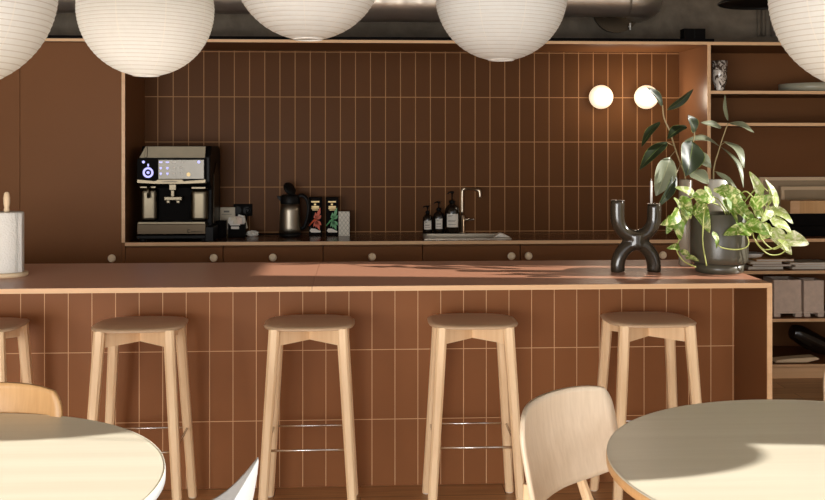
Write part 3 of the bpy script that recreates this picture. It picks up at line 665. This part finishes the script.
planter(774, 801.5, 280, 'square grey stone planter on the low shelf, left one beside the bar end')
planter(804, 824, 280.5, 'square grey stone planter on the low shelf, right one at the picture edge')
z = SZ['f']; b = nb()
p0 = at(794, 338, 6.1425)
pts = smoothpath([(p0.x - .0, 6.19, z + .165), (p0.x + .05, 6.19, z + .150), (p0.x + .13, 6.19, z + .105), (p0.x + .22, 6.19, z + .068), (p0.x + .32, 6.19, z + .06)], 5)
n = len(pts); rs = [.02 + .042 * math.sin(PI * min(1, (i + 1) / n * .9 + .05)) ** .6 for i in range(n)]
tube(b, pts, rs, 18)
tag(part('black_ornament', b, 'amber', sub=1), 'glossy black rounded ornament leaning on the bottom shelf', 'ornament')
b = nb(); p0 = at(773, 360, 6.076)
prism(b, [(p0.x, z + .002), (p0.x + .01, z + .018), (p0.x + .10, z + .026), (p0.x + .26, z + .034), (p0.x + .28, z + .02), (p0.x + .2, z + .001)], 6.038, 6.1235)
tag(part('driftwood_board', b, 'tape', bevel=.004), 'flat pale wooden board lying at the front of the bottom shelf', 'board')

# ------------------------------------------------------------------ above the cabinets
t = thing('ventilation_duct', 'galvanised spiral air duct running under the ceiling above the cabinets', 'duct', (0, 6.3325, 2.40))
def duct(x0, x1, r, zc, Yd=6.304):
    b = nb(); n = int((x1 - x0) / .02); pr = []
    seg = 36
    rings = []
    for i in range(n + 1):
        x = x0 + (x1 - x0) * i / n
        rings.append([b.verts.new((x, Yd + (r + (.003 if abs(((x - x0) / .13 - k / seg) % 1 - .5) < .09 else 0)) * math.cos(2 * PI * k / seg), zc + (r + (.003 if abs(((x - x0) / .13 - k / seg) % 1 - .5) < .09 else 0)) * math.sin(2 * PI * k / seg))) for k in range(seg)])
    for a, c in zip(rings, rings[1:]):
        for k in range(seg):
            f = b.faces.new((a[k], a[(k + 1) % seg], c[(k + 1) % seg], c[k])); f.smooth = True
    b.faces.new(rings[0]); b.faces.new(rings[-1][::-1]); return b
x1_, x2_ = at(318, 0, 6.304).x, at(560, 0, 6.304).x
part('duct_section', duct(-4.1, x1_, .12, 2.37), 'galv', t)
part('duct_section', duct(x1_, x2_, .135, 2.34), 'galv', t)
xe = at(628, 0, 6.304).x
part('duct_section', duct(x2_, xe, .11, 2.355), 'galv', t)
b = nb(); tube(b, smoothpath([(xe - .01, 6.304, 2.355), (xe + .06, 6.3135, 2.355), (xe + .13, 6.38, 2.355), (xe + .14, 6.475, 2.355), (xe + .14, 6.5985, 2.355)], 5), .11, 32); part('elbow', b, 'galv', t)
b = nb(); tube(b, [(xe + .0, 6.615, 2.335), (xe + .0, 6.59, 2.335)], .16, 40); part('wall_collar', b, 'steeld', t)
b = nb(); c = at(630.5, 26, 6.551); tube(b, [(c.x, 6.5605, c.z + .02), (c.x, 6.5605, c.z - .025)], .006, 10); tube(b, [(c.x, 6.608, c.z), (c.x, 6.5605, c.z)], .005, 8); part('valve_stub', b, 'ceramicw', t)
b = nb(); a = at(684, 28.5, 6.095); c = at(705.5, 38, 6.095); box(b, a.x, c.x, 6.095, 6.171, TZ1 + .002, a.z); box(b, (a.x + c.x) / 2 - .002, (a.x + c.x) / 2 + .002, 6.0931, 6.095, TZ1 + .004, a.z - .004, 1)
tag(part('power_box', b, ['blackm', 'black'], bevel=.003), 'small black double socket box on top of the cabinets', 'socket')
for xq, r in ((759, .012), (764, .012), (773.5, .02)):
    p = at(xq, 20, 6.5985); b = nb(); tube(b, [(p.x, 6.6033, 2.16), (p.x, 6.6033, CZ)], r, 12)
    tag(part('wall_pipe', b, 'galv' if r > .015 else 'concrete'), {759: 'thin grey conduit, left of three pipes on the concrete above the shelving', 764: 'thin grey conduit, middle of three pipes on the concrete wall', 773.5: 'thickest pale pipe, nearest the right lantern on the concrete wall'}[xq], 'pipe', 'pipes above the shelving')
p = at(767, 0, 5.6); t = thing('dish_pendant', 'flat black metal pendant lamp above the shelving, cut by the picture top', 'pendant lamp', (p.x, 5.6, 2.25))
b = nb(); lathe(b, [(.265, 2.238), (.27, 2.242), (.25, 2.258), (.15, 2.29), (.05, 2.32), (.05, 2.37)], (p.x, 5.6, 0), 48, cap0=False); part('lamp_shade', b, 'black', t, solid=.004)
b = nb(); tube(b, [(p.x, 5.6, 2.36), (p.x, 5.6, CZ)], .005, 8); part('cord', b, 'blackm', t)

# ------------------------------------------------------------------ the bar
BF, BP, BB, BT = 3.87, 4.215, 4.66, 0.89
BX0, BX1 = -2.9, 1.625
t = thing('bar_counter', 'long brown bar counter with tiled front and light wood edges', 'bar counter', (-.6, 4.3, 0))
seam = -.185
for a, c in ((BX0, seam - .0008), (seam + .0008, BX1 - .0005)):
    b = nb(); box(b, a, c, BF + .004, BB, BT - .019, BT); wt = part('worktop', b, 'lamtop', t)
    b = nb(); box(b, a, c, BF - .002, BF + .004, BT - .019, BT); part('edge_strip', b, 'ply', wt)
b = nb(); box(b, BX1 - .02, BX1, BF + .004, BB, 0, BT - .0195); ep = part('end_panel', b, 'lam', t)
b = nb(); box(b, BX1 - .02, BX1, BF - .002, BF + .004, 0, BT - .0195); part('edge_strip', b, 'ply', ep)
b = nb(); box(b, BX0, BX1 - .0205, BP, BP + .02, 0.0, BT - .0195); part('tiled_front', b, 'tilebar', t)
b = nb(); box(b, BX0, BX1 - .021, BP + .021, BB - .02, 0, BT - .0195); part('carcass', b, 'lam', t)

# ------------------------------------------------------------------ bar stools
def octleg(b, p0, p1, r0, r1):
    p0, p1 = Vector(p0), Vector(p1); rings = []
    for p, r in ((p0, r0), (p1, r1)):
        rings.append([b.verts.new((p.x + q[0] * r, p.y + q[1] * r, p.z)) for q in ((1, .55), (.55, 1), (-.55, 1), (-1, .55), (-1, -.55), (-.55, -1), (.55, -1), (1, -.55))])
    a, c = rings
    for k in range(8): b.faces.new((a[k], a[(k + 1) % 8], c[(k + 1) % 8], c[k]))
    b.faces.new(a); b.faces.new(c[::-1])
def squircle_pad(b, hw, hd, ztop, th, droop, dish, n=4.0, rings=9, seg=64):
    def sq(a, k=1.0):
        c, s = math.cos(a), math.sin(a); r = (abs(c) ** n + abs(s) ** n) ** (-1 / n); return c * r, s * r
    top = []; bot = []
    for j in range(1, rings + 1):
        f = j / rings
        tr, br = [], []
        for i in range(seg):
            x, y = sq(2 * PI * i / seg); ang = 1 - f
            # blend from circle in the centre to squircle at the rim
            ca, sa = math.cos(2 * PI * i / seg), math.sin(2 * PI * i / seg)
            X = hw * f * (x * f + ca * (1 - f)); Y_ = hd * f * (y * f + sa * (1 - f))
            z = ztop - dish * (1 - f * f) - droop * max(0, (f - .72) / .28) ** 2
            tr.append(b.verts.new((X, Y_, z))); br.append(b.verts.new((X * .985, Y_ * .985, z - th * (1 - .55 * f ** 6))))
        top.append(tr); bot.append(br)
    for L, fl in ((top, 1), (bot, -1)):
        c = b.verts.new((0, 0, ztop - dish - (0 if fl > 0 else th)))
        for i in range(seg):
            q = (c, L[0][i], L[0][(i + 1) % seg]); f = b.faces.new(q if fl > 0 else q[::-1]); f.smooth = True
        for A, B in zip(L, L[1:]):
            for i in range(seg):
                q = (A[i], B[i], B[(i + 1) % seg], A[(i + 1) % seg]); f = b.faces.new(q if fl > 0 else q[::-1]); f.smooth = True
    for i in range(seg):
        f = b.faces.new((top[-1][i], bot[-1][i], bot[-1][(i + 1) % seg], top[-1][(i + 1) % seg])); f.smooth = True
def make_stool():
    t = thing('bar_stool', '', 'bar stool', (0, 0, 0), group='oak bar stools along the bar')
    b = nb(); squircle_pad(b, .175, .165, .752, .011, .010, .005, 3.4); part('seat', b, 'oakseat', t, local=True)
    for sx in (-1, 1):
        for sy in (-1, 1):
            b = nb(); octleg(b, (sx * .172, sy * .185, .004), (sx * .127, sy * .128, .742), .0168, .0205); lg = part('leg', b, 'oak', t, local=True, bevel=.001)
            b = nb(); lathe(b, [(.014, 0), (.014, .004)], (sx * .172, sy * .185, 0), 12); part('glide', b, 'whitep', lg, local=True)
    b = nb()
    for ang in (1, -1):   # two rails crossing diagonally beneath the seat
        th = math.atan2(.128, .127) * ang
        L = .165; d = Vector((math.cos(th), math.sin(th), 0)); nn = Vector((-d.y, d.x, 0)) * .011
        for e, zl in ((1, 0), (-1, 0)):
            pass
        pr = [(-L, .742), (L, .742), (L, .677), (0, .678), (-L, .677)]
        A = [b.verts.new(d * u + nn + Vector((0, 0, z))) for u, z in pr]; C = [b.verts.new(d * u - nn + Vector((0, 0, z))) for u, z in pr]
        b.faces.new(A); b.faces.new(C[::-1])
        for i in range(5): b.faces.new((A[i], C[i], C[(i + 1) % 5], A[(i + 1) % 5]))
    part('cross_rail', b, 'oak', t, local=True)
    b = nb(); zf = .292; k = .1545; ky = .163
    cs = [(-k, -ky), (k, -ky), (k, ky), (-k, ky)]
    for i in range(4):
        a, c = cs[i], cs[(i + 1) % 4]; tube(b, [(a[0], a[1], zf), (c[0], c[1], zf)], .0045, 10)
    part('foot_rest', b, 'rail', t, local=True)
    return t
proto = make_stool()
slab = ['oak bar stool at the left edge of the picture, behind the left chair', 'oak bar stool below the coffee machine, behind the left round table',
        'oak bar stool below the kettle, second whole stool from the left', 'oak bar stool left of the pale chair, below the sink', 'oak bar stool at the right end of the bar, behind the right round table']
for i, x in enumerate((-1.470, -.848, -.196, .441, 1.142)):
    o = proto if i == 0 else copy_tree(proto)
    o.location = (x, 3.925, 0); o['label'] = slab[i]; o.rotation_euler.z = R((0, 1.5, 0, -1, 0)[i])

# ------------------------------------------------------------------ things on the bar
p = (-1.467, 4.24); t = thing('paper_towel_holder', 'paper towel roll on a wooden holder at the left end of the bar', 'paper towel', (p[0], p[1], BT))
b = nb(); lathe(b, [(.082, 0), (.085, .004), (.085, .014), (.08, .018)], (p[0], p[1], BT), 40); part('base', b, 'tape', t)
b = nb(); lathe(b, [(.012, .018), (.012, .27), (.010, .285), (.0125, .30), (.0135, .325), (.010, .345), (.004, .35)], (p[0], p[1], BT), 20); part('post', b, 'tape', t)
b = nb(); lathe(b, [(.02, .0185), (.066, .0185), (.068, .022), (.068, .262), (.066, .266), (.02, .266)], (p[0], p[1], BT), 48, cap0=False, cap1=False)
b2 = b; tube(b, [(p[0] + .05, p[1] - .045, BT + .02), (p[0] + .05, p[1] - .045, BT + .264)], .0015, 6)
rl = part('paper_roll', b, 'towel', t)
b = nb(); sheet = [(p[0] + .068, p[1]), (p[0] + .073, p[1] - .02), (p[0] + .074, p[1] - .04), (p[0] + .064, p[1] - .052)]
q = [[b.verts.new((x, y, BT + z)) for z in (.021, .263)] for x, y in sheet]
for i in range(3): b.faces.new((q[i][0], q[i + 1][0], q[i + 1][1], q[i][1]))
part('loose_sheet', b, 'towel', rl, solid=.0008)
# candle holder
hc = Vector((1.180, 4.23, BT)); t = thing('candle_holder', 'glossy dark ceramic candle holder of crossing arches beside the plants', 'candle holder', hc)
b = nb()
U = smoothpath([(-.079, 0, .305), (-.080, 0, .25), (-.074, 0, .205), (-.045, 0, .165), (0, 0, .150), (.045, 0, .165), (.074, 0, .205), (.080, 0, .25), (.079, 0, .290)], 5)
V = smoothpath([(-.078, 0, .0), (-.078, 0, .035), (-.066, 0, .075), (-.038, 0, .108), (0, 0, .122), (.038, 0, .108), (.066, 0, .075), (.078, 0, .035), (.078, 0, .0)], 5)
for P, r in ((U, .0305), (V, .0305)): tube(b, [hc + v for v in P], r, 20)
tube(b, [hc + Vector((0, 0, .105)), hc + Vector((0, 0, .165))], .038, 20)
hb = part('holder_body', b, plain('dark_glaze', rgb(50, 43, 34), .13, var=.25), t, remesh=.005)
for sx, z in ((-.079, .3055), (.079, .2905)):
    b = nb(); lathe(b, [(.013, -.002), (.013, .002), (.030, .003), (.030, -.001)], hc + Vector((sx, 0, z)), 24); part('cup_rim', b, plain('dark_rim', rgb(70, 62, 52), .2), t)
c = hc + Vector((.079, 0, .2945)); b = nb(); tube(b, [c + Vector((-.012, 0, 0)), c + Vector((-.012, 0, .095))], .0045, 10); tube(b, [c + Vector((-.012, 0, .095)), c + Vector((-.012, 0, .105))], .0008, 6)
tag(part('thin_candle', b, 'ceramicw'), 'slender white candle standing in the right arm of the dark holder', 'candle')

# leaves
def leaf(bm, uvl, base, tip, width, mi, nrm=None, sag=0.12, fold=0.25, nl=10, shape='rubber', twist=0):
    base, tip = Vector(base), Vector(tip); d = tip - base; L = d.length; dn = d.normalized()
    n = Vector(nrm) if nrm else Vector((random.uniform(-.5, .5), -1, random.uniform(.0, .9)))
    n = (n - dn * n.dot(dn)).normalized(); side = dn.cross(n)
    rows = []; us = (-1, -.6, -.25, 0, .25, .6, 1)
    for i in range(nl + 1):
        t = i / nl
        if shape == 'rubber': wv = (math.sin(PI * min(1, t ** .85)) ** .8) * (1 - .12 * t)
        elif shape == 'heart': wv = min(1, (t / .16)) ** .55 * (1 - t) ** .62 * 1.42 if t > 0 else 0.05
        wv = max(wv, .02) * width * .5
        c = base + d * t + n * (math.sin(PI * t) * sag * L) 
        tw = twist * (t - .5); s2 = side * math.cos(tw) + n * math.sin(tw); n2 = n * math.cos(tw) - side * math.sin(tw)
        row = []
        for u in us:
            back = Vector((0, 0, 0))
            if shape == 'heart' and t < .2: back = -dn * (abs(u) ** 1.0) * L * .09 * (1 - t / .2)
            row.append(bm.verts.new(c + s2 * (u * wv) + n2 * (fold * wv * (abs(u) ** 1.3)) + back + n2 * (.03 * width * math.sin(9 * t + u * 3))))
        rows.append(row)
    for i in range(nl):
        for j in range(6):
            f = bm.faces.new((rows[i][j], rows[i][j + 1], rows[i + 1][j + 1], rows[i + 1][j])); f.material_index = mi; f.smooth = True
            for lp, (ii, jj) in zip(f.loops, ((i, j), (i, j + 1), (i + 1, j + 1), (i + 1, j))): lp[uvl].uv = ((us[jj] + 1) / 2, ii / nl)
PX = .00435
# branch vases
def vase(px, wpx, ytop, Yv, mat, label, rim):
    p = at(px, 200, Yv); zt = at(px, ytop, Yv).z - BT; r = wpx / 2 * Yv / FOC
    t = thing('branch_vase', label, 'vase', (p.x, Yv, BT), group='tall vases holding rubber plant branches')
    b = nb(); th = .004
    lathe(b, [(.004, 0), (r - .004, 0), (r, .006), (r, zt - .002), (r - .002, zt), (r - th, zt - .002), (r - th, .008), (.004, .008)], (p.x, Yv, BT), 36); part('vase_body', b, mat, t)
    return t, Vector((p.x, Yv, BT + zt))
vA, topA = vase(685.5, 13.5, 179.5, 4.43, 'frost', 'slim frosted glass vase with a rubber plant branch, beside the candle holder', 0)
vB, topB = vase(718, 20, 179.5, 4.42, 'ceramicw', 'white vase with a rubber plant branch standing behind the dark pot', 0)
def branch(parent, stems, leaves):
    b = nb()
    for pts, r0, r1 in stems:
        P = smoothpath(pts, 5); n = len(P); tube(b, P, [r0 + (r1 - r0) * i / (n - 1) for i in range(n)], 8)
    part('stem', b, 'stem', parent)
    b = nb(); uvl = b.loops.layers.uv.new('UVMap')
    for L in leaves:
        (bx, by, bY), (tx, ty, tY), w_, mi = L[:4]; kw = L[4] if len(L) > 4 else {}
        kw.setdefault('sag', .08); leaf(b, uvl, at(bx, by, bY), at(tx, ty, tY), w_ * 1.35 * PX, mi, **kw)
    part('foliage', b, ['rubber', 'rubberp'], parent)
Yb = 4.42
branch(vA, [([topA + Vector((0, 0, -.20)), topA, at(681, 165, Yb), at(675, 148, Yb), at(670, 132, Yb), at(664, 118, Yb), at(662.5, 105, Yb)], .0045, .0028),
            ([at(680, 162, Yb), at(690, 150, 4.36), at(694, 138, 4.34), at(694.5, 128, 4.34)], .003, .002),
            ([at(676, 150, Yb), at(670, 157, 4.38)], .002, .0016), ([at(681, 163, Yb), at(676, 174, 4.36)], .002, .0016), ([at(674, 146, Yb), at(667, 142.5, 4.38)], .002, .0016)],
       [((662.5, 106, Yb), (647, 87, 4.38), 8.5, 0), ((667, 110, Yb), (693.5, 89, 4.46), 7, 0, dict(nrm=(.1, -1, -.4))),
        ((660, 122, Yb), (641.5, 147, 4.34), 8, 0, dict(nrm=(-.8, -1, .9))), ((667, 142, 4.38), (639.5, 170, 4.28), 11, 0, dict(nrm=(-.4, -1, .8))),
        ((670, 157, 4.38), (656, 196, 4.34), 17, 1), ((676, 174, 4.36), (658, 207, 4.28), 9, 0, dict(nrm=(.6, -1, .3))),
        ((686, 126, 4.35), (667.5, 139, 4.28), 10, 0, dict(nrm=(0, -.5, 1))), ((694.5, 133, 4.34), (688, 115, 4.32), 12, 0), ((692, 141, 4.33), (686, 176, 4.24), 21, 0, dict(nrm=(.2, -1, .35))),
        ((697, 152, 4.33), (711, 168, 4.30), 9, 1), ((690, 172, 4.34), (709, 184, 4.28), 14, 1, dict(nrm=(0, -1, .9)))])
branch(vB, [([topB + Vector((-.01, 0, -.2)), topB + Vector((-.02, 0, 0)), at(714.5, 165, Yb), at(719, 150, Yb), at(723, 137, Yb), at(728, 123, Yb)], .0045, .0025),
            ([at(721, 145, Yb), at(726, 141.5, 4.38)], .002, .0015), ([at(713, 171, Yb), at(718, 172, 4.38)], .002, .0015)],
       [((728, 121, Yb), (725, 94.5, Yb), 4.5, 1, dict(nrm=(-1, -.4, 0), sag=.04)), ((728.5, 123, Yb), (754, 132.5, 4.36), 10, 1, dict(nrm=(0, -.5, 1))), ((721.5, 128, Yb), (700.5, 122.5, 4.38), 6, 1),
        ((723, 141, Yb), (744, 168, 4.34), 12, 1, dict(nrm=(.6, -.9, .9), sag=.16)), ((721, 147, Yb), (743.5, 187.5, 4.32), 9, 1, dict(nrm=(.6, -.6, .5), sag=.12)), ((719, 146, Yb), (684, 141, 4.38), 9, 1, dict(nrm=(0, -.7, 1), sag=.14)),
        ((716, 172, 4.38), (737, 189, 4.34), 5, 1)])
# big pot with trailing plant
pc = Vector((1.538, 4.215, BT)); t = thing('potted_trailing_plant', 'variegated trailing plant in a dark grey-green pot at the right end of the bar', 'potted plant', pc)
b = nb(); lathe(b, [(.02, .0), (.094, .0), (.100, .006), (.103, .040), (.097, .040), (.092, .008), (.02, .008)], pc, 48); part('saucer', b, 'pot', t)
b = nb(); lathe(b, [(.02, .042), (.112, .042), (.118, .048), (.120, .07), (.120, .25), (.117, .254), (.111, .250), (.110, .06), (.02, .055)], pc, 56)
lathe(b, [(.07, .0085), (.07, .0425)], pc, 24); part('planter', b, 'pot', t)
b = nb(); lathe(b, [(.001, .215), (.06, .218), (.1095, .212)], pc, 32, cap0=False, cap1=False); part('soil', b, 'soil', t)
def Q(x, y): return (655 + x / 4.169, 165 + y / 4.169)
def A(x, y, Yq): u, v = Q(x, y); return at(u, v, Yq)
b = nb(); Yp = 4.14
vines = [
 [(300, 215, 4.20), (270, 170, 4.18), (220, 160, 4.12), (205, 200, 4.07), (200, 260, 4.06), (200, 330, 4.06), (215, 420, 4.06)],
 [(320, 215, 4.20), (350, 170, 4.16), (390, 190, 4.12), (400, 250, 4.10), (420, 320, 4.10), (470, 370, 4.11), (520, 372, 4.12), (555, 345, 4.12)],
 [(330, 215, 4.20), (400, 170, 4.15), (430, 220, 4.12), (440, 300, 4.12), (490, 350, 4.12), (530, 335, 4.12)],
 [(330, 215, 4.20), (420, 150, 4.16), (470, 180, 4.14), (520, 240, 4.13), (560, 290, 4.12)],
 [(310, 215, 4.20), (260, 140, 4.16), (190, 130, 4.13), (130, 150, 4.12), (90, 190, 4.12)],
 [(100, 200, 4.12), (110, 280, 4.12), (90, 350, 4.12), (120, 400, 4.12), (170, 425, 4.07)],
 [(320, 215, 4.20), (370, 270, 4.06), (390, 330, 4.06), (350, 352, 4.06), (280, 345, 4.06), (250, 320, 4.06)],
 [(330, 215, 4.20), (400, 120, 4.16), (440, 90, 4.14), (470, 110, 4.13)], [(310, 215, 4.20), (300, 150, 4.17), (270, 120, 4.15)],
 [(410, 300, 4.10), (450, 350, 4.09), (500, 345, 4.09), (540, 320, 4.09)], [(330, 215, 4.2), (350, 140, 4.16), (380, 110, 4.12), (430, 160, 4.11)],
]
for v in vines:
    P = smoothpath([A(*q) for q in v], 6); tube(b, P, .0026, 6)
# a few upright thin wires in the pot
part('stems', b, 'vine', t)
b = nb(); uvl = b.loops.layers.uv.new('UVMap'); random.seed(11)
LV = [((160, 125), (82, 92), 34, 1), ((210, 92), (240, 150), 24, 0), ((95, 195), (22, 250), 52, 0), ((75, 215), (48, 288), 40, 0), ((95, 225), (105, 315), 40, 0), ((112, 135), (150, 225), 46, 0),
      ((85, 140), (100, 190), 26, 1), ((165, 130), (255, 152), 52, 0), ((178, 165), (228, 283), 56, 0), ((265, 105), (382, 140), 50, 0), ((285, 150), (350, 255), 44, 0), ((305, 140), (398, 245), 62, 0), ((330, 130), (310, 200), 40, 0),
      ((395, 272), (284, 292), 58, 0), ((385, 245), (478, 292), 52, 0), ((405, 165), (494, 125), 46, 0), ((440, 118), (393, 26), 36, 1), ((470, 165), (460, 56), 30, 1), ((505, 170), (462, 60), 46, 1), ((478, 185), (576, 245), 46, 1), ((440, 215), (392, 150), 40, 0),
      ((480, 180), (440, 240), 40, 1), ((485, 232), (572, 285), 48, 1), ((492, 270), (570, 375), 50, 1), ((548, 300), (642, 330), 54, 1), ((478, 268), (425, 312), 44, 0), ((520, 312), (555, 362), 36, 1), ((243, 282), (256, 348), 26, 0),
      ((100, 345), (48, 348), 28, 0), ((108, 362), (150, 384), 28, 0), ((132, 385), (185, 402), 26, 0), ((430, 130), (430, 200), 34, 0), ((360, 190), (420, 250), 40, 0), ((450, 250), (500, 310), 36, 1), ((200, 150), (160, 210), 36, 0), ((130, 165), (120, 255), 36, 0), ((440, 90), (395, 170), 36, 0), ((250, 100), (305, 135), 30, 0)]
for i, (q0, q1, wd, mi) in enumerate(LV):
    Yq = 4.12 + random.uniform(-.05, .03) if q0[1] < 230 or q0[0] > 400 or q0[0] < 180 else 4.055
    leaf(b, uvl, A(*q0, Yq), A(*q1, Yq - random.uniform(-.02, .05)), wd / 4.169 * .0043, mi, nrm=(random.uniform(-.3, .8), -1, random.uniform(-.1, .9)), sag=random.uniform(.05, .16), fold=random.uniform(.1, .35), shape='heart')
part('foliage', b, ['pothos', 'pothosw'], t)

# ------------------------------------------------------------------ lanterns
def make_lantern():
    t = thing('paper_lantern', '', 'paper lantern', (0, 0, 0), group='round white paper lanterns')
    b = nb(); Rr = .246; n = 37; seg = 72; prof = []
    z0 = -.2425; K = 3
    for i in range(n * K + 1):
        z = z0 + (2 * abs(z0)) * i / (n * K); r = math.sqrt(max(0, Rr * Rr - z * z * 1.0)); 
        r -= .0016 * (math.sin(PI * ((i % K) / K)) ** 1) * 1.0
        prof.append((max(r, .045), z))
    lathe(b, prof, (0, 0, 0), seg, cap0=False, cap1=False); part('shade', b, 'paper', t, local=True)
    b = nb()
    for z in (-.2425, .2425):
        ringp = [(.047 * math.cos(2 * PI * i / 40), .047 * math.sin(2 * PI * i / 40), z) for i in range(41)]; tube(b, ringp, .0022, 6, cap=False)
    tube(b, [(.047, 0, .2425), (-.047, 0, .2425)], .0015, 6); tube(b, [(.047, 0, .2425), (.047, 0, -.2425)], .0012, 6); tube(b, [(-.047, 0, .2425), (-.047, 0, -.2425)], .0012, 6)
    part('wire_frame', b, 'ceramicw', t, local=True)
    b = nb(); sphere(b, (0, 0, .02), .035, 16, 10); tube(b, [(0, 0, .05), (0, 0, .11)], .016, 12); part('bulb', b, 'globe', t, local=True)
    b = nb(); tube(b, [(0, 0, .10), (0, 0, 1.45)], .003, 8); part('cord', b, 'whitep', t, local=True)
    return t
lp = make_lantern()
LL = [((-.781, 3.70, 1.932), 'white paper lantern above the coffee machine, whole width in view'), ((-.168, 3.25, 2.022), 'white paper lantern at top centre-left, only its lower half showing'),
      ((.524, 3.70, 1.995), 'white paper lantern at the top centre above the soap bottles'), ((-.965, 2.40, 1.815), 'large near white paper lantern cut off by the top left corner'),
      ((1.262, 2.40, 1.817), 'large near white paper lantern cut off by the top right corner')]
for i, (loc, lb) in enumerate(LL):
    o = lp if i == 0 else copy_tree(lp); o.location = loc; o['label'] = lb; o.rotation_euler.z = (0.3, 1.2, .75, 2.2, 2.9)[i]
o = copy_tree(lp); o.location = (2.60, 2.05, 1.80); o['label'] = 'white paper lantern hanging beyond the right edge of the picture'
for l_ in (0,):
    l = bpy.data.lights.new('lantern_light', 'POINT'); l.energy = .7; l.color = (1, .9, .78); l.shadow_soft_size = .045
    lo = bpy.data.objects.new('lantern_light', l); COL.objects.link(lo); lo.location = (-.781, 3.66, 1.85)

# ------------------------------------------------------------------ round tables
def round_table(x, y, label, edge='tan'):
    t = thing('round_table', label, 'table', (x, y, 0), group='round pale tables')
    b = nb(); lathe(b, [(.54, .716), (.548, .722), (.55, .728), (.55, .742), (.548, .74)], (x, y, 0), 128); top = part('tabletop', b, 'table', t)
    b = nb(); lathe(b, [(.5495, .7165), (.5512, .7175), (.5512, .7355), (.5495, .7365)], (x, y, 0), 128, cap0=False, cap1=False); part('edge_band', b, edge, top)
    b = nb(); lathe(b, [(.27, 0), (.27, .006), (.05, .02), (.035, .03), (.035, .70), (.12, .716)], (x, y, 0), 40); part('pedestal', b, 'ceramicw', t)
round_table(1.099, 2.135, 'round pale table with a sunlit streak at bottom right')
round_table(-0.965, 2.104, 'round pale table in bright sun at bottom left', 'white')

# ------------------------------------------------------------------ chairs
def shell(b, hw, hh, fn, nu=20, nv=16, k=.11):
    g = []
    for j in range(nv + 1):
        v = -1 + 2 * j / nv; row = []
        for i in range(nu + 1):
            u = -1 + 2 * i / nu
            uu = u * (1 - k * v ** 4) * 1.0; vv = v * (1 - k * u ** 4)
            row.append(b.verts.new(fn(uu * hw, vv * hh, u, v)))
        g.append(row)
    for j in range(nv):
        for i in range(nu):
            f = b.faces.new((g[j][i], g[j][i + 1], g[j + 1][i + 1], g[j + 1][i])); f.smooth = True
def make_chair(matname):
    t = thing('dining_chair', '', 'chair', (0, 0, 0), group='bent wood dining chairs')
    # faces -Y; backrest at +Y
    b = nb(); shell(b, .215, .115, lambda x, z, u, v: Vector((x, .20 - .055 * (x / .2) ** 2 + .22 * z - .012 * max(0, v) ** 3, .70 + z)))
    part('backrest', b, matname, t, local=True, solid=.011)
    b = nb(); shell(b, .205, .20, lambda x, y, u, v: Vector((x, y - .03, .455 + .012 * (u * u) - .022 * max(0, -v) ** 3)))
    part('seat', b, matname, t, local=True, solid=.012)
    for sx in (-1, 1):
        b = nb(); octleg(b, (sx * .205, -.20, .003), (sx * .165, -.155, .440), .013, .018); part('leg', b, 'oak', t, local=True)
        b = nb(); octleg(b, (sx * .205, .23, .003), (sx * .165, .165, .440), .013, .018); octleg(b, (sx * .165, .165, .440), (sx * .11, .200, .62), .016, .010); part('leg', b, 'oak', t, local=True)
    b = nb(); box(b, -.165, .165, -.165, -.145, .40, .438); box(b, -.165, .165, .15, .17, .40, .438); box(b, -.175, -.155, -.155, .16, .40, .438); box(b, .155, .175, -.155, .16, .40, .438); part('seat_frame', b, 'oak', t, local=True)
    return t
def place(o, bx, by, th, label):
    # bx,by: world position of the backrest centre; th: facing angle, 0 = towards -Y
    f = Vector((math.sin(th), -math.cos(th), 0)); o.location = Vector((bx, by, 0)) + f * .19; o.rotation_euler.z = th; o['label'] = label
c1 = make_chair('veneer'); c2 = make_chair('tan')
place(c1, .488, 2.476, R(47.2), 'pale wooden chair with tilted curved backrest beside the right round table')
place(c2, -.981, 2.66, R(0), 'tan wooden chair behind the sunlit left round table')
c3 = copy_tree(c1); place(c3, 1.585, 2.86, R(-18), 'wooden chair behind the right table, only a corner at the picture edge')
# white tub chair seen from the side
t = thing('shell_chair', 'white moulded shell chair seen from the side at the bottom beside the left table', 'chair', (-.505, 1.96, 0), R(-93))
b = nb(); nphi = 56; prof_n = 14; g = []
for j in range(prof_n + 1):
    s = j / prof_n; row = []
    for i in range(nphi):
        ph = 2 * PI * i / nphi; da = abs(((ph - PI / 2 + PI) % (2 * PI)) - PI)     # angle from the back (+Y)
        back = math.exp(-(da / R(38)) ** 2); arm = 1 / (1 + math.exp((da - R(105)) / R(12)))
        rim = .005 + .185 * arm + .19 * back
        if s < .5: rr = .20 * (s / .5); z = .445 + .012 * (s / .5) ** 3
        else:
            q = (s - .5) / .5; rr = .20 + (.028 + .03 * arm + .05 * back * q) * math.sin(PI / 2 * q); z = .457 + rim * q ** 1.25
        row.append(b.verts.new((rr * math.cos(ph) * 1.05, rr * math.sin(ph), z)))
    g.append(row)
for j in range(1, prof_n):
    for i in range(nphi):
        f = b.faces.new((g[j][i], g[j][(i + 1) % nphi], g[j + 1][(i + 1) % nphi], g[j + 1][i])); f.smooth = True
f = b.faces.new(g[1][::-1])
for v in g[0]: b.verts.remove(v)
part('shell', b, 'white', t, local=True, solid=.007, sub=1)
for sx in (-1, 1):
    for sy in (-1, 1):
        b = nb(); octleg(b, (sx * .22, sy * .22, .0), (sx * .10, sy * .10, .43), .012, .017); part('leg', b, 'oak', t, local=True)
b = nb(); box(b, -.13, .13, -.13, .13, .424, .438); part('under_plate', b, 'blackm', t, local=True, bevel=.004)
